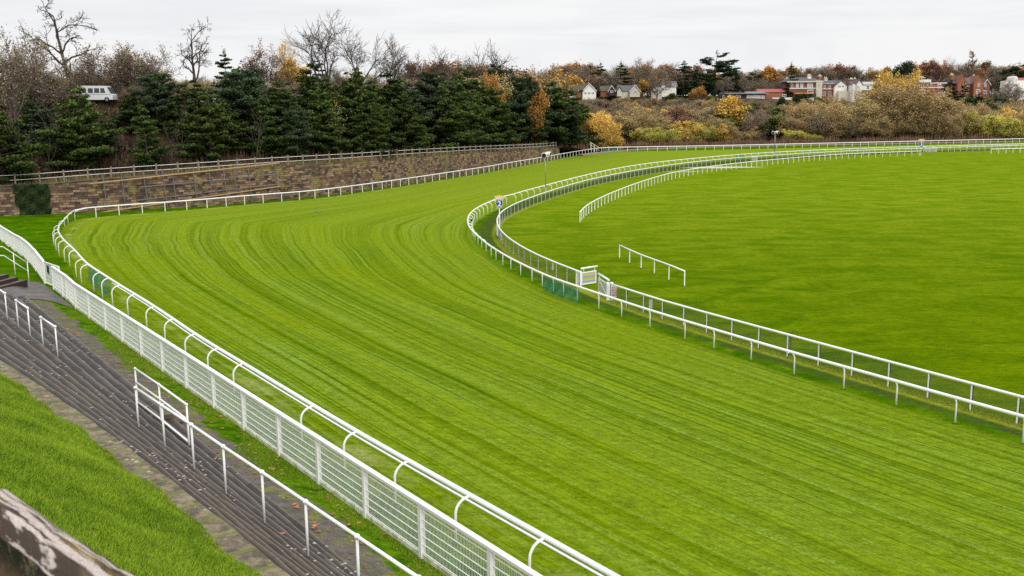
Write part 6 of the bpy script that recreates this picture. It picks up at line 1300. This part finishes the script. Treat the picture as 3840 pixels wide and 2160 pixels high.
# brick villa
h = House('brick_villa', 'large brick villa with hipped slate roof and cream pier', 1981, 250, 398, 'villa')
h.wall(1985, 2063, 207, 250, 0, 12, BRICK); h.wall(2049, 2064, 205, 252, -.8, 6, CREAMW); h.sideroof(1978, 2066, 207, 196, -.4, 12.4, SLATE, 16); h.band(1977, 2067, 207.5, -.3, .5, CREAMW, 'cornice', .6); h.band(1985, 2050, 223.5, 0, .35); h.band(1985, 2048, 231, -1.4, .25, SLATE, 'verandah_roof', 2.2)
for (a, b, n) in ((1988, 1993.5, (2, 2)), (2000.5, 2007, (2, 2)), (2011, 2018.5, (1, 1)), (2028.5, 2042, (5, 3))): h.win(a, b, 210.5, 221.5, 0, n, glass=GLASS if b - a > 10 or a < 2000 else PALEPANEL)
h.win(2054, 2057.5, 214, 220, -.8, (1, 2)); h.win(2029, 2044, 227, 235, 0, (4, 1)); h.wall(1990, 2042, 236, 247, -5, -2, DKW, 'garden_room'); h.band(1988, 2034, 236, -5.0, .5, ORC, 'canopy', 1.6); h.wall(2016, 2046, 247, 252, -6, -5.4, RENDER, 'garden_wall')
h.chim(2035, 2043, 193, 200, 3, 5, RENDER, 3); h.chim(2062.5, 2069, 194, 206, 3, 5, BRICKB, 2); h.chim(1990, 1996, 199, 206, 8, 9.5, BRICK, 2); h.wall(2066, 2094, 212, 250, .5, 9, BRICK); h.sideroof(2063, 2110, 212, 204, .3, 9, SLATE, 5); h.band(2063, 2096, 213, .2, .3, CREAMW); h.gablewall(2094, 2125, 218, 207, 252, -1.0, 9, RENDER); h.gableroof(2094, 2125.5, 219, 206.5, -1.0, 9, SLATE)
h.chim(2077, 2085, 199.5, 207, 3.5, 5.2, CREAMW, 2); h.chim(2123, 2127, 207, 220, 2, 3.4, BRICKB, 0); h.band(2066, 2094, 225.5, .45, .25)
for (a, b, v0, v1) in ((2070, 2074.5, 216.5, 224.5), (2082, 2087, 216.5, 224.5), (2068, 2075, 232, 242), (2083, 2089, 231, 244)): h.win(a, b, v0, v1, .5, (2, 2))
for a in (2103, 2111): h.win(a, a + 6.5, 217, 222, -1.0, (3, 2))
h.wall(2100, 2145, 231, 250, -3, -1.5, CREAMW, 'garden_room')
# white house behind the golden willow
h = House('white_house', 'white rendered house with slate roof partly behind the golden willow', 2143, 245, 392)
h.wall(2144, 2207, 213, 248, 0, 10, RENDER); h.sideroof(2142, 2209, 213.5, 205.5, 1, 10, SLATE, 3); h.gablewall(2152, 2165, 211, 204, 246, -.6, 8, RENDER); h.gableroof(2151.5, 2165.5, 212, 203.6, -.6, 8, SLATE); h.band(2165, 2208, 211, -.2, .9, TRIMW, 'parapet', .4); h.chim(2150, 2157, 200, 210, 6, 7.6, BRICK, 2); h.chim(2162, 2166, 199, 206, 7, 8, BRICK, 1)
h.win(2178, 2184.5, 217, 225, 0, (2, 2)); h.win(2154.5, 2157.5, 217, 223, -.6, (1, 2)); h.win(2168, 2198, 236, 245, -.3, (6, 1)); h.band(2166, 2200, 229.5, -.4, .5, SLATE, 'verandah_roof', 1.4)
# flat roofed brick house
h = House('flat_roofed_house', 'brick house with white cornice and arched windows right of the golden willow', 2290, 242, 392)
h.wall(2288, 2336, 204, 245, 0, 10, BRICKB); h.wall(2336, 2371, 211, 245, .6, 9, BRICKB); h.band(2286, 2337, 205.5, -.1, 1.1, TRIMW, 'cornice', .7); h.band(2335, 2379, 210.6, .4, .35); h.band(2296, 2371, 221.3, 0, .30, TRIMW, 'string_course', .12); h.sideroof(2292, 2334, 203.5, 199, .5, 9.5, SLATE, 4); h.chim(2322, 2333, 197, 203, 4, 6, BRICK, 3)
h.win(2316, 2321.5, 210.5, 220.5, 0, (2, 2), True); h.win(2313.5, 2325.5, 225, 241, -.3, (4, 2)); h.win(2338.5, 2343.5, 214.5, 220.5, .6, (2, 1), True); h.win(2357, 2366, 214.5, 225.5, .6, (3, 2), True); h.win(2297, 2299.5, 212, 240, 0, (1, 3)); h.win(2360, 2365, 232.5, 238, .6, (2, 2)); h.win(2368, 2371, 232, 238, .6, (1, 1))
# double gabled brick house
h = House('double_gabled_house', 'red brick house with two steep gables and white windows', 2402, 240, 390)
h.wall(2404, 2480, 211, 242, 2, 10, BRICK); h.sideroof(2401, 2478, 212, 196.5, 1.6, 10.2, SLATE); h.gablewall(2408, 2430, 210, 196, 242, 0, 8, BRICKB); h.gableroof(2408, 2430, 211, 195.6, 0, 8, BRICK, .1, .3); h.gablewall(2447, 2471, 210, 196, 242, -.2, 8, BRICKB); h.gableroof(2447, 2471, 211, 195.6, -.2, 8, BRICK, .1, .3)
h.gablewall(2472, 2489, 214, 204, 241, .6, 8, BRICK); h.gableroof(2471, 2490, 215, 203.2, .6, 8, SLATE, .3, .16, TRIMW); h.chim(2402, 2407.5, 190, 214, 4, 6, BRICKB, 2); h.chim(2463, 2467, 192, 199, 6, 7.4, CREAMW, 1)
for (a, b, v0, v1, d, n) in ((2420, 2426, 211, 220, 0, (3, 2)), (2455.5, 2461.5, 210.5, 219.5, -.2, (3, 2)), (2436.5, 2442.5, 214, 219.5, 2, (3, 1)), (2475, 2480, 212, 220.5, .6, (3, 2)), (2453, 2462.5, 226, 237, -.2, (4, 2)), (2436, 2442, 226.5, 235.5, 2, (3, 2)), (2471.5, 2482, 228, 237.5, .5, (4, 1)), (2418, 2424, 227, 236, 0, (3, 2))): h.win(a, b, v0, v1, d, n)
h.band(2432, 2447, 212.6, 1.9, .2); h.band(2432, 2447, 226, 1.9, .25, CONC, 'string_course', .1)
# ornate white house at the right edge
h = House('ornate_white_house', 'ornate white house with a curved gable at the right edge', 2540, 240, 392)
h.wall(2545, 2600, 204, 242, 0, 10, RENDER); m = MB(); P = [h.L(2541, 242, -.6), h.L(2560, 242, -.6), h.L(2560, 214, -.6), h.L(2556, 207, -.6), h.L(2554, 196, -.6), h.L(2551, 193.5, -.6), h.L(2547, 196, -.6), h.L(2545, 207, -.6), h.L(2539, 213, -.6)]; m.prism(P, (0, 6, 0)); h.put('curved_gable', m, RENDER)
h.sideroof(2552, 2604, 204, 197, 1, 10, REDR); h.chim(2556.5, 2561, 188, 200, 4, 6, BRICK, 0); h.win(2547, 2556, 212, 219, -.6, (3, 1)); h.win(2549.5, 2552.5, 200.5, 204.5, -.6, (1, 1)); h.band(2552, 2602, 225, -.8, .35, TRIMW, 'verandah_roof', 1.6)
for a in (2560, 2568, 2576, 2584): h.win(a, a + 4.5, 229, 237, 0, (2, 1))
# white minibus on the ridge road
def minibus():
    y = wy(247) + 21; k = y / (FL / 1.49068); P = at_depth(247 * 1.49068, 256.5 * 1.49068, y); PAINT = mat('white_van_paint', col=(.74, .74, .75), rough=.3, spec=.5); GL = mat('tinted_van_glass', col=(.07, .095, .10), rough=.1, spec=.6); TY = mat('black_tyre', col=(.02, .02, .02), rough=.9)
    root = thing('minibus', 'white minibus parked on the ridge, half hidden by twigs', 'minibus', tuple(P)); L = 86 * k; z0 = -.2; prof = [(-.5, .30), (.5, .30), (.5, .95), (.44, 1.12), (.34, 2.02), (.28, 2.18), (-.44, 2.22), (-.50, 2.08)]
    m = MB(); m.prism([(x * L, -.9, z) for x, z in prof], (0, 1.8, 0)); link('body', m.mesh('body', PAINT), root)
    for (a, b) in ((-.475, -.375), (-.345, -.245), (-.19, -.05), (-.015, .13), (.16, .30)):
        m = MB(); tp = b - .03 if b > .25 else b; m.prism([(a * L, -.925, 1.22), (b * L, -.925, 1.22), (tp * L, -.925, 1.86), (a * L + .04, -.925, 1.86)], (0, .03, 0)); link('window', m.mesh('window', GL), root)
    m = MB(); m.prism([(.36 * L, -.8, 1.98), (.452 * L, -.8, 1.15), (.452 * L, .8, 1.15), (.36 * L, .8, 1.98)], (.03, 0, .02)); link('windscreen', m.mesh('windscreen', GL), root)
    for x in (-.32, .33):
        m = MB(); m.tube([(x * L, -.95, .33), (x * L, -.72, .33)], .33, 16); w = link('wheel', m.mesh('wheel', TY), root); m = MB(); m.tube([(x * L, -.965, .33), (x * L, -.94, .33)], .19, 12); link('hubcap', m.mesh('hubcap', STEEL), w)
    m = MB(); m.box((.502 * L, -.6, .8), (.04, .3, .18)); link('headlight', m.mesh('headlight', SPK), root); m = MB(); m.box((0, -.91, 1.02), (L * .9, .02, .05)); link('side_stripe', m.mesh('side_stripe', STEEL), root)
minibus()
def car():
    px = 512; y = wy(px) + 22; P = at_depth(px * 1.49068, 262 * 1.49068, y); PAINT = mat('silver_car_paint', col=(.55, .60, .66), rough=.25, spec=.6, metal=.3); GL = mat('car_glass', col=(.1, .12, .14), rough=.1, spec=.6); root = thing('parked_car', 'pale silver car on the ridge road with only its roof showing between pines', 'car', tuple(P))
    m = MB(); m.prism([(x, -.85, z) for x, z in ((-2.1, .3), (2.1, .3), (2.15, .75), (1.2, .95), (-2.0, 1.0), (-2.15, .8))], (0, 1.7, 0)); link('body', m.mesh('body', PAINT), root); m = MB(); m.prism([(x, -.72, z) for x, z in ((-1.8, .98), (1.25, .95), (.5, 1.42), (-1.2, 1.46))], (0, 1.44, 0)); c = link('cabin', m.mesh('cabin', PAINT), root)
    m = MB(); m.prism([(x, -.74, z) for x, z in ((-1.5, 1.03), (.95, 1.0), (.42, 1.34), (-1.1, 1.37))], (0, .03, 0)); link('window', m.mesh('window', GL), c)
    for x in (-1.35, 1.35): m = MB(); m.tube([(x, -.9, .32), (x, -.68, .32)], .32, 14); link('wheel', m.mesh('wheel', BLACK), root)
car()
def lamp():
    px, y = 779, wy(779) + 24; T = at_depth(px * 1.49068, 160 * 1.49068, y); zb = float(ht(T[0], T[1])[0]); root = thing('street_lamp', 'old style street lamp on the ridge beside the yellow green crown', 'street lamp', (T[0], T[1], zb)); Hh = T[2] - zb
    m = MB(); m.tube([(0, 0, 0), (0, 0, .9), (0, 0, 1.0), (0, 0, Hh - 1.0)], [.12, .11, .06, .045], 8); link('post', m.mesh('post', IRON), root); m = MB(); m.tube([(0, 0, Hh - 1.0), (0, 0, Hh - .35)], [.14, .26], 6); l = link('lantern', m.mesh('lantern', SPK), root); m = MB(); m.tube([(0, 0, Hh - .35), (0, 0, Hh - .15), (0, 0, Hh + .1)], [.32, .16, .02], 6); link('lantern_cap', m.mesh('lantern_cap', IRON), l)
lamp()

# ------------------------------------------------------------------ sky, sun, camera
w = bpy.data.worlds.new('World'); SC.world = w; w.use_nodes = True; t = NT(w); bg = t.n['Background']
sky = t.n.new('ShaderNodeTexSky'); sky.sky_type = 'NISHITA'; sky.sun_disc = False; sky.sun_elevation = math.radians(36); sky.sun_rotation = math.radians(158); sky.dust_density = 4; sky.air_density = 1.0
g = t.tex('Generated'); x, y, z = t.sep(g); zz = t.math('MAXIMUM', z, .06); q = t.comb(t.math('DIVIDE', x, zz), t.math('DIVIDE', y, zz)); n1 = t.noise(q, .42, 4, .55); n2 = t.noise(t.vmul(g, (2.2, 2.2, 9)), 1.6, 4, .55)
cl = t.mix(t.step(t.math('ADD', t.math('MULTIPLY', n1, .5), t.math('MULTIPLY', n2, .5)), .40, .60), (8.75, 8.85, 9.1), (9.7, 9.72, 9.75))
up = t.step(z, .02, .35); ov = t.math('ADD', 1.0, t.math('MULTIPLY', t.step(z, .22, .9), .55)); cl = t.mix(1.0, cl, t.comb(ov, ov, ov), 'MULTIPLY')
t.put(bg.inputs['Color'], t.mix(.95, sky.outputs[0], cl)); bg.inputs['Strength'].default_value = .1
sd = bpy.data.lights.new('sun', 'SUN'); sd.energy = 1.5; sd.angle = math.radians(30); sd.color = (1, .965, .91); so = bpy.data.objects.new('sun', sd); COL.objects.link(so); so.rotation_euler = (math.radians(54), 0, math.radians(22))
cd = bpy.data.cameras.new('camera'); cam = bpy.data.objects.new('camera', cd); COL.objects.link(cam); cd.sensor_width = 36; cd.lens = 35; cd.clip_start = .1; cd.clip_end = 6000
from mathutils import Matrix
M = Matrix([[_rt[i], _up[i], -_fw[i]] for i in range(3)]).to_4x4(); M.translation = EYE; cam.matrix_world = M; SC.camera = cam
cd.dof.use_dof = True; cd.dof.focus_distance = 45; cd.dof.aperture_fstop = 5.6
SC.view_settings.view_transform = 'Standard'; SC.view_settings.look = 'None'; SC.view_settings.exposure = 0; SC.view_settings.gamma = 1
SC.cycles.max_bounces = 5; SC.cycles.diffuse_bounces = 3; SC.cycles.transparent_max_bounces = 12; SC.cycles.use_denoising = False
